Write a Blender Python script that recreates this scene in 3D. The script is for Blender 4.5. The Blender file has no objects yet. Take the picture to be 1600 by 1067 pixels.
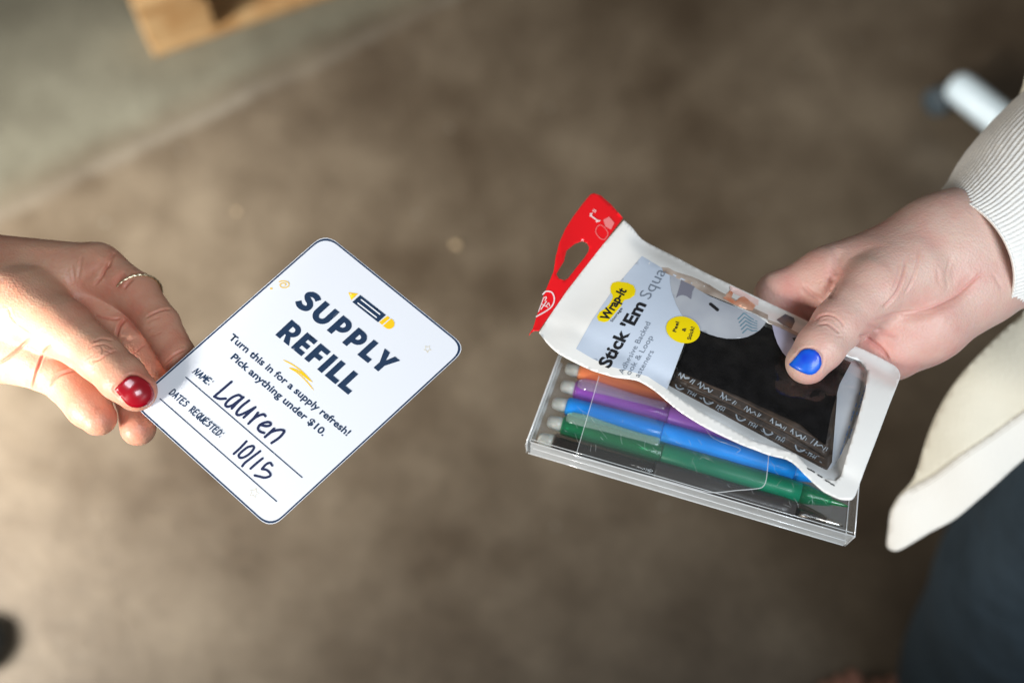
import bpy, math, random
import numpy as np
from mathutils import Vector, Matrix
from mathutils.geometry import delaunay_2d_cdt
from mathutils.bvhtree import BVHTree
random.seed(4); rngg = np.random.default_rng(4)
S = bpy.context.scene
COL = S.collection

# ------------------------------------------------------------------ camera
F = 1555.6            # focal length in pixels of a 1600 px wide frame (35 mm lens)
U = 1/3750.0          # one "unit" in metres; the hands are F units (0.415 m) from the lens
CAMH = 1.50
TILT = math.radians(30)
cam_d = bpy.data.cameras.new('camera'); cam = bpy.data.objects.new('camera', cam_d); COL.objects.link(cam)
cam.location = (0, 0, CAMH); cam.rotation_euler = (TILT, 0, 0)
cam_d.lens = 35; cam_d.sensor_width = 36; cam_d.clip_start = 0.02; cam_d.clip_end = 60
cam_d.dof.use_dof = True; cam_d.dof.focus_distance = 0.412; cam_d.dof.aperture_fstop = 4.2
S.camera = cam
S.render.resolution_x = 1024; S.render.resolution_y = 682
R3 = np.array(Matrix.Rotation(TILT, 3, 'X'))
C0 = np.array([0, 0, CAMH])
def c2w(P):            # camera coordinates in units -> world metres
    return C0 + (np.asarray(P, float)*U) @ R3.T
def cam_pt(px, py, z): # pixel and height z (units, towards the lens) -> camera units
    d = F - z
    return np.stack([(px-800)/F*d, -(py-533.5)/F*d, -d], -1)
def W(px, py, z):
    px, py, z = np.broadcast_arrays(np.asarray(px, float), np.asarray(py, float), np.asarray(z, float))
    return c2w(cam_pt(px, py, z))
def WD(px, py, dm):    # pixel at a distance in metres along the view axis
    return W(px, py, F - dm/U)
def floor_pt(px, py, h=0.0):
    a = W(px, py, 0.0); v = a - C0; t = (h - CAMH)/v[2]; return C0 + v*t

# ------------------------------------------------------------------ world and lamps
S.view_settings.view_transform = 'Standard'; S.view_settings.look = 'None'
S.view_settings.exposure = 0.0; S.view_settings.gamma = 1.0
S.render.engine = 'CYCLES'
S.cycles.transparent_max_bounces = 40; S.cycles.max_bounces = 8
wd = bpy.data.worlds.new('World'); S.world = wd; wd.use_nodes = True
bg = wd.node_tree.nodes['Background']; bg.inputs[0].default_value = (1.0, 0.93, 0.82, 1); bg.inputs[1].default_value = 0.145
def area(name, loc, target, sx, sy, power, col, spread=180):
    l = bpy.data.lights.new(name, 'AREA'); l.shape = 'RECTANGLE'; l.size = sx; l.size_y = sy; l.energy = power
    l.color = col; l.spread = math.radians(spread)
    o = bpy.data.objects.new(name, l); COL.objects.link(o); o.location = loc
    o.rotation_euler = (Vector(target)-Vector(loc)).to_track_quat('-Z', 'Y').to_euler(); return o
# low daylight from an open loading door at the left behind the photographer
area('door_light', (-1.45, -0.95, 1.55), (-0.42, 0.12, 1.00), 0.35, 0.5, 3.8, (1.0, 0.95, 0.88), 31)
# broad door light that pools over the floor at the left
area('floor_door_light', (-1.85, 0.15, 0.95), (-1.0, 0.76, 0.0), 0.7, 0.6, 33, (1.0, 0.95, 0.87), 64)
# a small patch of direct sun that falls across the wrist at the left
_sl = bpy.data.lights.new('sun_patch', 'SPOT'); _sl.energy = 330; _sl.color = (1.0, 0.95, 0.88); _sl.spot_size = math.radians(4.8); _sl.spot_blend = 0.9; _sl.shadow_soft_size = 0.02
_so = bpy.data.objects.new('sun_patch', _sl); COL.objects.link(_so); _so.location = (-1.30, -1.05, 1.42)
_so.rotation_euler = (Vector(W(-8, 505, 0.0))-_so.location).to_track_quat('-Z', 'Y').to_euler()
# cool skylight over the hands
area('skylight', (0.50, -0.45, 1.98), (0.14, 0.22, 1.05), 0.7, 0.5, 2.95, (0.84, 0.925, 1.0), 78)

# ------------------------------------------------------------------ materials
def nodes(m): return m.node_tree.nodes, m.node_tree.links
def mat(name, col, rough=0.6, spec=0.5, metal=0.0, noise=None, bump=None, sss=0.0, coat=0.0, trans=0.0):
    m = bpy.data.materials.new(name); m.use_nodes = True; n, l = nodes(m); b = n['Principled BSDF']
    b.inputs['Base Color'].default_value = (*col, 1); b.inputs['Roughness'].default_value = rough
    b.inputs['Specular IOR Level'].default_value = spec; b.inputs['Metallic'].default_value = metal
    b.inputs['Coat Weight'].default_value = coat; b.inputs['Coat Roughness'].default_value = 0.06
    b.inputs['Transmission Weight'].default_value = trans
    if sss:
        b.inputs['Subsurface Weight'].default_value = sss
        b.inputs['Subsurface Radius'].default_value = (1.0, 0.4, 0.22); b.inputs['Subsurface Scale'].default_value = 0.003
    tc = n.new('ShaderNodeTexCoord')
    if noise:                                   # (scale, second colour, detail)
        nt = n.new('ShaderNodeTexNoise'); nt.inputs['Scale'].default_value = noise[0]; nt.inputs['Detail'].default_value = noise[2]
        cr = n.new('ShaderNodeValToRGB'); cr.color_ramp.elements[0].position = 0.35; cr.color_ramp.elements[1].position = 0.68
        cr.color_ramp.elements[0].color = (*col, 1); cr.color_ramp.elements[1].color = (*noise[1], 1)
        l.new(tc.outputs['Object'], nt.inputs['Vector']); l.new(nt.outputs['Fac'], cr.inputs['Fac']); l.new(cr.outputs['Color'], b.inputs['Base Color'])
    if bump:                                    # (scale, strength, distance)
        nt = n.new('ShaderNodeTexNoise'); nt.inputs['Scale'].default_value = bump[0]; nt.inputs['Detail'].default_value = 3
        bp = n.new('ShaderNodeBump'); bp.inputs['Strength'].default_value = bump[1]; bp.inputs['Distance'].default_value = bump[2]
        l.new(tc.outputs['Object'], nt.inputs['Vector']); l.new(nt.outputs['Fac'], bp.inputs['Height']); l.new(bp.outputs['Normal'], b.inputs['Normal'])
    return m
def clear(name, tint=(1, 1, 1), haze=0.06, rough=0.06, hazecol=(0.9, 0.93, 0.95), bump=None, gloss=0.9, minr=0.04, maxr=0.7):
    """thin clear plastic: see-through with a Fresnel gloss and a little milkiness"""
    m = bpy.data.materials.new(name); m.use_nodes = True; n, l = nodes(m); n.clear()
    out = n.new('ShaderNodeOutputMaterial'); tr = n.new('ShaderNodeBsdfTransparent'); tr.inputs[0].default_value = (*tint, 1)
    df = n.new('ShaderNodeBsdfDiffuse'); df.inputs[0].default_value = (*hazecol, 1)
    gl = n.new('ShaderNodeBsdfGlossy'); gl.inputs['Roughness'].default_value = rough; gl.inputs[0].default_value = (gloss, gloss, gloss, 1)
    m1 = n.new('ShaderNodeMixShader'); m1.inputs[0].default_value = haze
    m2 = n.new('ShaderNodeMixShader'); lw = n.new('ShaderNodeLayerWeight'); lw.inputs[0].default_value = 0.35
    mr = n.new('ShaderNodeMapRange'); mr.inputs[3].default_value = minr; mr.inputs[4].default_value = maxr
    l.new(lw.outputs['Facing'], mr.inputs[0])
    pw = n.new('ShaderNodeMath'); pw.operation = 'POWER'; pw.inputs[1].default_value = 2.0
    l.new(lw.outputs['Facing'], pw.inputs[0]); l.new(pw.outputs[0], mr.inputs[0])
    if bump:
        tc = n.new('ShaderNodeTexCoord'); nt = n.new('ShaderNodeTexNoise'); nt.inputs['Scale'].default_value = bump[0]; nt.inputs['Detail'].default_value = 2
        bp = n.new('ShaderNodeBump'); bp.inputs['Strength'].default_value = bump[1]; bp.inputs['Distance'].default_value = bump[2]
        l.new(tc.outputs['Object'], nt.inputs['Vector']); l.new(nt.outputs['Fac'], bp.inputs['Height'])
        l.new(bp.outputs['Normal'], gl.inputs['Normal']); l.new(bp.outputs['Normal'], df.inputs['Normal']); l.new(bp.outputs['Normal'], lw.inputs['Normal'])
    l.new(tr.outputs[0], m1.inputs[1]); l.new(df.outputs[0], m1.inputs[2]); l.new(m1.outputs[0], m2.inputs[1]); l.new(gl.outputs[0], m2.inputs[2])
    l.new(mr.outputs[0], m2.inputs[0]); l.new(m2.outputs[0], out.inputs[0]); return m

# ------------------------------------------------------------------ object helpers
def empty(name, loc, label, cat, group=None):
    o = bpy.data.objects.new(name, None); COL.objects.link(o); o.location = Vector(loc); o.empty_display_size = 0.02
    o['label'] = label; o['category'] = cat
    if group: o['group'] = group
    return o
def mobj(name, verts, faces, m, parent=None, smooth=True, label=None, thing=None, kind=None, origin=None):
    verts = np.asarray(verts, float)
    if parent is not None:
        o0 = np.array(parent.matrix_world.translation) if parent.parent else np.array(parent.location)
        if parent.parent: o0 = np.array(parent['_wo'])
    org = verts.mean(0) if origin is None else np.array(origin)
    me = bpy.data.meshes.new(name); me.from_pydata((verts-org).tolist(), [], [list(map(int, f)) for f in faces]); me.update()
    if smooth: me.polygons.foreach_set('use_smooth', [True]*len(me.polygons))
    me.materials.append(m)
    o = bpy.data.objects.new(name, me); COL.objects.link(o)
    if parent is not None: o.parent = parent; o.location = Vector(org - o0)
    else: o.location = Vector(org)
    o['_wo'] = [float(x) for x in org]
    if label: o['label'] = label
    if thing: o['label'], o['category'] = thing
    if kind: o['kind'] = kind
    return o
def cat_mesh(parts):
    V = []; Fc = []; k = 0
    for v, f in parts:
        V.append(np.asarray(v)); Fc += [[i+k for i in q] for q in f]; k += len(v)
    return np.concatenate(V), Fc
def tube(path, radii, n=16, cap=True, flat=None, ribs=0, ribamp=0):
    """swept tube through 3-D points; radii per point or (ra, rb) pairs"""
    P = np.asarray(path, float); m = len(P); V = []; 
    T = np.gradient(P, axis=0); T /= np.linalg.norm(T, axis=1)[:, None]
    up = np.array([0, 0, 1.0]) if flat is None else np.asarray(flat, float)
    Fc = []
    for i in range(m):
        a = np.cross(up, T[i]); a /= np.linalg.norm(a)+1e-9; b = np.cross(T[i], a)
        r = radii[i]; ra, rb = (r if hasattr(r, '__len__') else (r, r))
        for k in range(n):
            t = 2*math.pi*k/n; e = 1+ribamp*(math.cos(ribs*t)) if ribs else 1
            V.append(P[i]+a*ra*e*math.cos(t)+b*rb*e*math.sin(t))
    for i in range(m-1):
        for k in range(n):
            k2 = (k+1) % n; Fc.append([i*n+k, i*n+k2, (i+1)*n+k2, (i+1)*n+k])
    if cap: Fc.append(list(range(n))[::-1]); Fc.append([(m-1)*n+k for k in range(n)])
    return np.array(V), Fc
def catmull(pts, n=8, closed=False):
    P = [np.asarray(p, float) for p in pts]; out = []
    m = len(P)
    rng = range(m if closed else m-1)
    for i in rng:
        p1, p2 = P[i], P[(i+1) % m]
        p0 = P[i-1] if (i > 0 or closed) else p1*2-p2
        p3 = P[(i+2) % m] if (i+2 < m or closed) else p2*2-p1
        for k in range(n):
            t = k/n; out.append(0.5*((2*p1)+(p2-p0)*t+(2*p0-5*p1+4*p2-p3)*t*t+(3*p1-p0-3*p2+p3)*t**3))
    if not closed: out.append(P[-1])
    return np.array(out)
def box_faces(): return [[0,3,2,1],[4,5,6,7],[0,1,5,4],[1,2,6,5],[2,3,7,6],[3,0,4,7]]
def slab(c, ex, ey, ez, bev=0.0):
    """oriented box: centre, three half-axis vectors; slightly chamfered edges"""
    c, ex, ey, ez = map(lambda a: np.asarray(a, float), (c, ex, ey, ez))
    if not bev:
        V = [c+a*ex+b*ey+d*ez for d in (-1, 1) for a, b in ((-1,-1),(1,-1),(1,1),(-1,1))]
        return np.array(V), box_faces()
    import bmesh
    bm = bmesh.new(); vs = [bm.verts.new(c+a*ex+b*ey+d*ez) for d in (-1, 1) for a, b in ((-1,-1),(1,-1),(1,1),(-1,1))]
    for f in box_faces(): bm.faces.new([vs[i] for i in f])
    bmesh.ops.bevel(bm, geom=bm.edges[:], offset=bev, segments=2, affect='EDGES', profile=0.6)
    bm.verts.index_update(); V = np.array([v.co[:] for v in bm.verts]); Fc = [[v.index for v in f.verts] for f in bm.faces]; bm.free()
    return V, Fc

# ------------------------------------------------------------------ sheets cut to an outline
def inpoly(P, poly):
    x, y = P[:, 0], P[:, 1]; c = np.zeros(len(P), bool); q = np.asarray(poly); j = len(q)-1
    for i in range(len(q)):
        with np.errstate(divide='ignore', invalid='ignore'):
            hit = ((q[i, 1] > y) != (q[j, 1] > y)) & (x < (q[j, 0]-q[i, 0])*(y-q[i, 1])/(q[j, 1]-q[i, 1]+1e-12)+q[i, 0])
        c ^= hit; j = i
    return c
def resample(poly, step):
    q = np.asarray(poly, float); out = []
    for i in range(len(q)):
        a, b = q[i], q[(i+1) % len(q)]; n = max(1, int(np.linalg.norm(b-a)/step))
        for k in range(n): out.append(a+(b-a)*k/n)
    return np.array(out)
def cdt(outer, holes=(), step=6.0):
    loops = [resample(outer, step)]+[resample(h, step) for h in holes]
    V = []; E = []; 
    for L in loops:
        k = len(V); V += [tuple(p) for p in L]; E += [(k+i, k+(i+1) % len(L)) for i in range(len(L))]
    o = loops[0]; mn, mx = o.min(0), o.max(0)
    gx, gy = np.meshgrid(np.arange(mn[0]+step/2, mx[0], step), np.arange(mn[1]+step/2, mx[1], step)); G = np.c_[gx.ravel(), gy.ravel()]
    if len(G):
        k = inpoly(G, loops[0])
        for h in loops[1:]: k &= ~inpoly(G, h)
        G = G[k]
        if len(G):
            allb = np.concatenate(loops)
            dmin = np.min(np.linalg.norm(G[:, None, :]-allb[None], axis=2), axis=1); G = G[dmin > step*0.35]
    n0 = len(V); V += [tuple(p) for p in G]
    v, e, f, *_ = delaunay_2d_cdt([Vector(p) for p in V], E, [], 0, 1e-5)
    v = np.array([tuple(p) for p in v]); f = [list(t) for t in f]
    cen = np.array([v[t].mean(0) for t in f]); k = inpoly(cen, loops[0])
    for h in loops[1:]: k &= ~inpoly(cen, h)
    f = [t for t, kk in zip(f, k) if kk]
    out = []
    for t in f:
        a, b, c = v[t[0]], v[t[1]], v[t[2]]
        ar = (b[0]-a[0])*(c[1]-a[1])-(b[1]-a[1])*(c[0]-a[0])
        out.append(t[::-1] if ar > 0 else t)      # face the lens (y is down)
    return v, out
def sheet(name, outer, zf, off, m, parent, holes=(), step=6.0, thick=0.0, **kw):
    v, f = cdt(outer, holes, step); z = zf(v[:, 0], v[:, 1])+off
    P = W(v[:, 0], v[:, 1], z)
    if thick:
        Q = W(v[:, 0], v[:, 1], z-thick); n = len(P); 
        from collections import Counter
        cnt = {}
        for t in f:
            for a, b in ((t[0], t[1]), (t[1], t[2]), (t[2], t[0])): cnt[(a, b)] = 1
        side = [[b, a, a+n, b+n] for (a, b) in cnt if (b, a) not in cnt]
        f = f+[[i+n for i in t[::-1]] for t in f]+side; P = np.concatenate([P, Q])
    return mobj(name, P, f, m, parent, **kw)
def ribbon(pts, w, smooth=6, closed=False, taper=False):
    P = catmull(pts, smooth, closed) if smooth else np.asarray(pts, float)
    if closed: P = np.vstack([P, P[:1]])
    T = np.gradient(P, axis=0); T /= np.linalg.norm(T, axis=1)[:, None]+1e-9; N = np.c_[-T[:, 1], T[:, 0]]
    ww = np.full(len(P), w/2)
    if taper: ww *= np.clip(np.minimum(np.linspace(0, 6, len(P)), np.linspace(6, 0, len(P)))+0.25, 0, 1)
    V = []; n = len(P)
    for i in range(n): V += [P[i]+N[i]*ww[i], P[i]-N[i]*ww[i]]
    f = [[2*i, 2*i+1, 2*i+3, 2*i+2] for i in range(n-1)]
    if not closed:
        for i, s in ((0, -1), (n-1, 1)):
            k = len(V); a0 = math.atan2(N[i, 1], N[i, 0]); arc = [P[i]+ww[i]*np.array([math.cos(a0-s*t*math.pi/6), math.sin(a0-s*t*math.pi/6)]) for t in range(1, 6)]
            V += arc; f.append([2*i]+list(range(k, k+5))+[2*i+1])
    return np.array(V), f
def fixwind(v, f):
    out = []
    for t in f:
        q = v[t]; ar = np.sum(q[:, 0]*np.roll(q[:, 1], -1)-q[:, 1]*np.roll(q[:, 0], -1)); out.append(list(t[::-1]) if ar > 0 else list(t))
    return out
def ink(name, parts, zf, off, m, parent, **kw):
    """flat print: 2-D meshes laid on a surface, each piece a hair above the last"""
    V = []; Fc = []; k = 0
    for i, (v, f) in enumerate(parts):
        v = np.asarray(v); f = fixwind(v, f); V.append(W(v[:, 0], v[:, 1], zf(v[:, 0], v[:, 1])+off+0.03*i)); Fc += [[a+k for a in t] for t in f]; k += len(v)
    return mobj(name, np.concatenate(V), Fc, m, parent, **kw)
_cap = {}
def text2d(s, O, ux, uy, length, height, bold=0.0, shear=0.0):
    cu = bpy.data.curves.new('t', 'FONT'); cu.body = s; cu.size = 1; cu.offset = bold; cu.shear = shear; cu.resolution_u = 3
    o = bpy.data.objects.new('t', cu); COL.objects.link(o); bpy.context.view_layer.update()
    me = bpy.data.meshes.new_from_object(o.evaluated_get(bpy.context.evaluated_depsgraph_get()))
    v = np.array([x.co[:2] for x in me.vertices]); f = [list(p.vertices) for p in me.polygons]
    bpy.data.objects.remove(o); bpy.data.curves.remove(cu); bpy.data.meshes.remove(me)
    x0, x1 = v[:, 0].min(), v[:, 0].max(); sx = length/(x1-x0); sy = height/0.70
    ux = np.asarray(ux, float); ux /= np.linalg.norm(ux); uy = np.asarray(uy, float); uy /= np.linalg.norm(uy)
    return np.asarray(O, float)+(v[:, :1]-x0)*sx*ux+v[:, 1:]*sy*uy, f
def Z(pts, s, ox, oy): return [(ox+x/s, oy+y/s) for x, y in pts]   # point lists read off enlarged views
def plane_z(px0, py0, z0, n):
    n = np.asarray(n, float); P0 = cam_pt(px0, py0, z0); k = n @ P0
    def zf(px, py):
        den = n[0]*(px-800)/F - n[1]*(py-533.5)/F - n[2]
        return F - k/den
    return zf
LEVEL = (0.0, 0.50, 0.866)        # world up in camera coordinates

# ------------------------------------------------------------------ floor
def floor_material():
    m = bpy.data.materials.new('polished_concrete'); m.use_nodes = True; n, l = nodes(m); b = n['Principled BSDF']
    tc = n.new('ShaderNodeTexCoord'); 
    def noise(sc, det, ro=0.6):
        t = n.new('ShaderNodeTexNoise'); t.inputs['Scale'].default_value = sc; t.inputs['Detail'].default_value = det; t.inputs['Roughness'].default_value = ro
        l.new(tc.outputs['Object'], t.inputs['Vector']); return t
    def ramp(src, a, b_, ca, cb):
        r = n.new('ShaderNodeValToRGB'); r.color_ramp.elements[0].position = a; r.color_ramp.elements[1].position = b_
        r.color_ramp.elements[0].color = (*ca, 1); r.color_ramp.elements[1].color = (*cb, 1); l.new(src, r.inputs['Fac']); return r
    def mix(f, a, b_, bt='MIX'):
        x = n.new('ShaderNodeMix'); x.data_type = 'RGBA'; x.blend_type = bt
        if hasattr(f, 'links') or not isinstance(f, float): l.new(f, x.inputs['Factor'])
        else: x.inputs['Factor'].default_value = f
        l.new(a, x.inputs[6]); l.new(b_, x.inputs[7]); return x.outputs[2]
    big = noise(2.2, 3); mid = noise(9, 6, 0.7); fine = noise(60, 4)
    base = ramp(big.outputs['Fac'], 0.34, 0.66, (0.062, 0.044, 0.027), (0.150, 0.122, 0.088))
    sp = ramp(mid.outputs['Fac'], 0.36, 0.64, (0.86, 0.84, 0.83), (1.07, 1.06, 1.05))
    fn = ramp(fine.outputs['Fac'], 0.3, 0.7, (0.82, 0.82, 0.82), (1.1, 1.1, 1.1))
    warm = mix(1.0, base.outputs[0], sp.outputs[0], 'MULTIPLY'); warm = mix(1.0, warm, fn.outputs[0], 'MULTIPLY')
    # the older greenish grey slab beyond the joint
    gb = ramp(big.outputs['Fac'], 0.32, 0.7, (0.122, 0.118, 0.090), (0.178, 0.176, 0.138))
    green = mix(1.0, gb.outputs[0], sp.outputs[0], 'MULTIPLY'); green = mix(1.0, green, fn.outputs[0], 'MULTIPLY')
    A = floor_pt(0, 335); B = floor_pt(600, 48); d = (B-A)[:2]; d /= np.linalg.norm(d); nn = np.array([-d[1], d[0]])
    dot = n.new('ShaderNodeVectorMath'); dot.operation = 'DOT_PRODUCT'; dot.inputs[1].default_value = (nn[0], nn[1], 0); l.new(tc.outputs['Object'], dot.inputs[0])
    sub = n.new('ShaderNodeMath'); sub.operation = 'SUBTRACT'; sub.inputs[1].default_value = float(nn @ A[:2]); l.new(dot.outputs['Value'], sub.inputs[0])
    wob = n.new('ShaderNodeMath'); wob.operation = 'MULTIPLY_ADD'; wob.inputs[1].default_value = 0.07; wob.inputs[2].default_value = -0.035
    l.new(mid.outputs['Fac'], wob.inputs[0]); add = n.new('ShaderNodeMath'); add.operation = 'ADD'; l.new(sub.outputs[0], add.inputs[0]); l.new(wob.outputs[0], add.inputs[1])
    r = ramp(add.outputs[0], -0.03, 0.09, (0, 0, 0), (1, 1, 1)); col = mix(r.outputs[0], warm, green)
    # pale dusty line along the joint
    ab = n.new('ShaderNodeMath'); ab.operation = 'ABSOLUTE'; l.new(add.outputs[0], ab.inputs[0])
    pn = noise(1.3, 2); pr = ramp(pn.outputs['Fac'], 0.42, 0.6, (0.15, 0.15, 0.15), (0.6, 0.6, 0.6)); r2a = ramp(ab.outputs[0], 0.004, 0.028, (1, 1, 1), (0, 0, 0)); r2m = n.new('ShaderNodeMath'); r2m.operation = 'MULTIPLY'; l.new(r2a.outputs[0], r2m.inputs[0]); l.new(pr.outputs[0], r2m.inputs[1]); r2 = r2m; dust = n.new('ShaderNodeRGB'); dust.outputs[0].default_value = (0.30, 0.29, 0.25, 1)
    col = mix(r2.outputs[0], col, dust.outputs[0])
    # small pale chips
    vo = n.new('ShaderNodeTexVoronoi'); vo.inputs['Scale'].default_value = 11; l.new(tc.outputs['Object'], vo.inputs['Vector'])
    r3 = ramp(vo.outputs['Distance'], 0.03, 0.06, (0.5, 0.5, 0.5), (0, 0, 0)); col = mix(r3.outputs[0], col, dust.outputs[0])
    l.new(col, b.inputs['Base Color'])
    rr = ramp(mid.outputs['Fac'], 0.3, 0.7, (0.42, 0.42, 0.42), (0.62, 0.62, 0.62)); l.new(rr.outputs[0], b.inputs['Roughness'])
    bp = n.new('ShaderNodeBump'); bp.inputs['Strength'].default_value = 0.25; bp.inputs['Distance'].default_value = 0.004
    l.new(fine.outputs['Fac'], bp.inputs['Height']); l.new(bp.outputs['Normal'], b.inputs['Normal']); return m
L = 12
fl = mobj('floor', [(-L, -L, 0), (L, -L, 0), (L, L, 0), (-L, L, 0)], [[0, 1, 2, 3]], floor_material(), smooth=False, kind='structure', origin=(0, 0, 0))

# ------------------------------------------------------------------ blurred things on the floor
M_wood = mat('pallet_wood', (0.48, 0.32, 0.16), 0.7, 0.3, noise=(14, (0.36, 0.20, 0.08), 5), bump=(60, 0.3, 0.003))
M_boxw = mat('white_carton', (0.80, 0.80, 0.82), 0.6, 0.3, noise=(5, (0.74, 0.74, 0.77), 3))
K = floor_pt(243, 92, 0); d1 = floor_pt(480, 10, 0)-K; d1 /= np.linalg.norm(d1); d2 = np.array([-d1[1], d1[0], 0])
pal = empty('pallet', K+d1*0.6+d2*0.5, 'wooden pallet corner lying on the concrete floor, top left', 'pallet')
def pslab(name, a0, a1, b0, b1, h0, h1, m=M_wood):
    c = K+d1*(a0+a1)/2+d2*(b0+b1)/2+np.array([0, 0, (h0+h1)/2]); v, f = slab(c, d1*(a1-a0)/2, d2*(b1-b0)/2, [0, 0, (h1-h0)/2], 0.003)
    return mobj(name, v, f, m, pal, smooth=False)
PL, PW = 1.2, 1.0
for b in (0.0, PW/2-0.05, PW-0.10): pslab('bottom_board', 0, PL, b, b+0.10, 0.002, 0.022)
for a in (0.0, PL/2-0.07, PL-0.14):
    for b in (0.002, PW/2-0.048, PW-0.098): pslab('block', a+0.001, a+0.139, b, b+0.096, 0.022, 0.10)
for a in (0.0, PL/2-0.06, PL-0.12): pslab('stringer_board', a, a+0.12, 0, PW, 0.10, 0.118)
for i in range(7): pslab('deck_board', 0, PL, i*0.150, i*0.150+0.10, 0.118, 0.136)
bc = K+d1*0.345+d2*0.37+np.array([0, 0, 0.138+0.11])
bx = empty('carton', bc-np.array([0, 0, 0.11]), 'white carton standing on the wooden pallet at the top left', 'box')
v, f = slab(bc, d1*0.30, d2*0.32, [0, 0, 0.11], 0.006); mobj('box_body', v, f, M_boxw, bx, smooth=False)
v, f = slab(bc+[0, 0, 0.1115], d1*0.30, d2*0.024, [0, 0, 0.001]); mobj('packing_tape', v, f, mat('clear_tape', (0.66, 0.62, 0.52), 0.25, 0.5), bx, smooth=False)
# rolling stand: white foot tube with casters
M_wht = mat('white_enamel', (0.56, 0.68, 0.76), 0.35, 0.5, coat=0.4)
M_cast = mat('caster_rubber', (0.035, 0.050, 0.062), 0.5, 0.4)
a = floor_pt(1488, 128, 0.085); b = floor_pt(1760, 345, 0.085); dv = (b-a)/np.linalg.norm(b-a); b = a+dv*0.62
st = empty('rolling_stand', [(a+b)[0]/2, (a+b)[1]/2, 0], 'white tubular foot of a rolling stand with a dark caster, behind the cream sleeve', 'stand')
sd = np.array([-dv[1], dv[0], 0])
pts = [a+dv*t for t in (0, 0.004, 0.012, 0.03)]+[a+dv*t for t in np.linspace(0.06, 0.56, 8)]+[b-dv*0.012, b-dv*0.004, b]
v, f = tube(pts, [.012, .022, .028, .030]+[.030]*8+[.028, .022, .012], n=24); mobj('foot_tube', v, f, M_wht, st)
v, f = tube([(a+b)/2+np.array([0, 0, h]) for h in (0.0, 0.3, 0.62)], [.022]*3, n=20); mobj('post', v, f, M_wht, st)
for t, sgn in ((0.045, 1), (0.575, 1)):
    c = a+dv*t+sd*0.030*0; w = floor_pt(1466, 158, 0.030) if t < 0.1 else c+np.array([0, 0, -0.055])
    v, f = tube([w-sd*0.014, w-sd*0.012, w+sd*0.012, w+sd*0.014], [.022, .028, .028, .022], n=28, flat=(0, 0, 1)); wh = mobj('caster', v, f, M_cast, st)
    v, f = tube([w+[0, 0, 0.0], w+[0, 0, 0.03], c+[0, 0, -0.02]], [.010, .012, .010], n=12, flat=(1, 0, 0)); mobj('fork', v, f, M_cast, wh)
# chips of debris on the concrete
M_chip = mat('pale_chip', (0.42, 0.32, 0.20), 0.6)
for px, py, r, lab in ((712, 382, 0.006, 'tiny tan chip on the floor between the card and the red header'), (370, 330, 0.0035, 'tiny pale speck on the floor above the card near the joint line')):
    c = floor_pt(px, py, r*0.5); vv = []; 
    for k in range(3):
        for j in range(7):
            t = j*2*math.pi/7; rr = r*(0.7 if k else 1)*(0.8+0.4*random.random()); vv.append([rr*math.cos(t)*1.5, rr*math.sin(t)*0.8, k*r*0.45])
    vv = np.array(vv)+c-[0, 0, r*0.4]; ff = [[k*7+j, k*7+(j+1) % 7, (k+1)*7+(j+1) % 7, (k+1)*7+j] for k in range(2) for j in range(7)]+[[14+j for j in range(7)]]
    mobj('floor_chip', vv, ff, M_chip, None, smooth=False, thing=(lab, 'debris'))


# ------------------------------------------------------------------ the paper card
M_card = mat('card_paper', (0.67, 0.70, 0.765), 0.42, 0.4, bump=(900, 0.05, 0.0002))
M_navy = mat('navy_print', (0.010, 0.030, 0.075), 0.45, 0.4)
M_pen = mat('marker_ink', (0.014, 0.022, 0.070), 0.4, 0.4)
M_yel = mat('yellow_print', (0.80, 0.50, 0.01), 0.5, 0.3)
M_pale = mat('pale_gold_print', (0.70, 0.48, 0.12), 0.5, 0.3)
M_faint = mat('faint_gold_print', (0.62, 0.54, 0.34), 0.5, 0.3)
M_white = mat('white_print', (0.84, 0.86, 0.9), 0.5, 0.3)
zc0 = plane_z(463, 595, 6, (0.016, 0.24, 0.97))
def zc(x, y):   # the card bows very slightly along its length
    s = ((np.asarray(x)-463)*0.75-(np.asarray(y)-595)*0.66)/200
    return zc0(x, y)-7*s*s+1.5*np.exp(-(((np.asarray(x)-235)/45)**2+((np.asarray(y)-622)/45)**2))
cq = [(508.2, 363.7), (730.3, 543.5), (422.7, 827.0), (205.4, 630.4)]
def rounded(q, r, n=7, inset=0.0):
    q = [np.array(p, float) for p in q]; c = sum(q)/len(q); out = []
    if inset:
        nq = []
        for i in range(len(q)):
            a, b, d = q[i-1], q[i], q[(i+1) % len(q)]; e1 = (a-b)/np.linalg.norm(a-b); e2 = (d-b)/np.linalg.norm(d-b)
            s = abs(e1[0]*e2[1]-e1[1]*e2[0]); nq.append(b+(e1+e2)*inset/s)
        q = nq
    for i in range(len(q)):
        a, b, d = q[i-1], q[i], q[(i+1) % len(q)]; e1 = (a-b)/np.linalg.norm(a-b); e2 = (d-b)/np.linalg.norm(d-b)
        p, s = b+e1*r, b+e2*r
        for k in range(n+1):
            t = k/n; out.append((1-t)**2*p+2*t*(1-t)*b*0.5+2*t*(1-t)*(p+s)*0.25+t*t*s if False else (1-t)**2*p+2*t*(1-t)*b+t*t*s)
    return out
cc = W(463, 595, zc(463, 595))
card = empty('card', cc, 'white rounded paper card with a navy border, held out by the hand with red nails', 'card')
sheet('paper', rounded(cq, 25), zc, 0, M_card, card, step=14, thick=1.3, smooth=False)
bo = rounded(cq, 25, inset=0.9); bi = rounded(cq, 25, inset=3.4)
nb = len(bo); vb = np.array(bo+bi); fb = [[i, (i+1) % nb, nb+(i+1) % nb, nb+i] for i in range(nb)]
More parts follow.
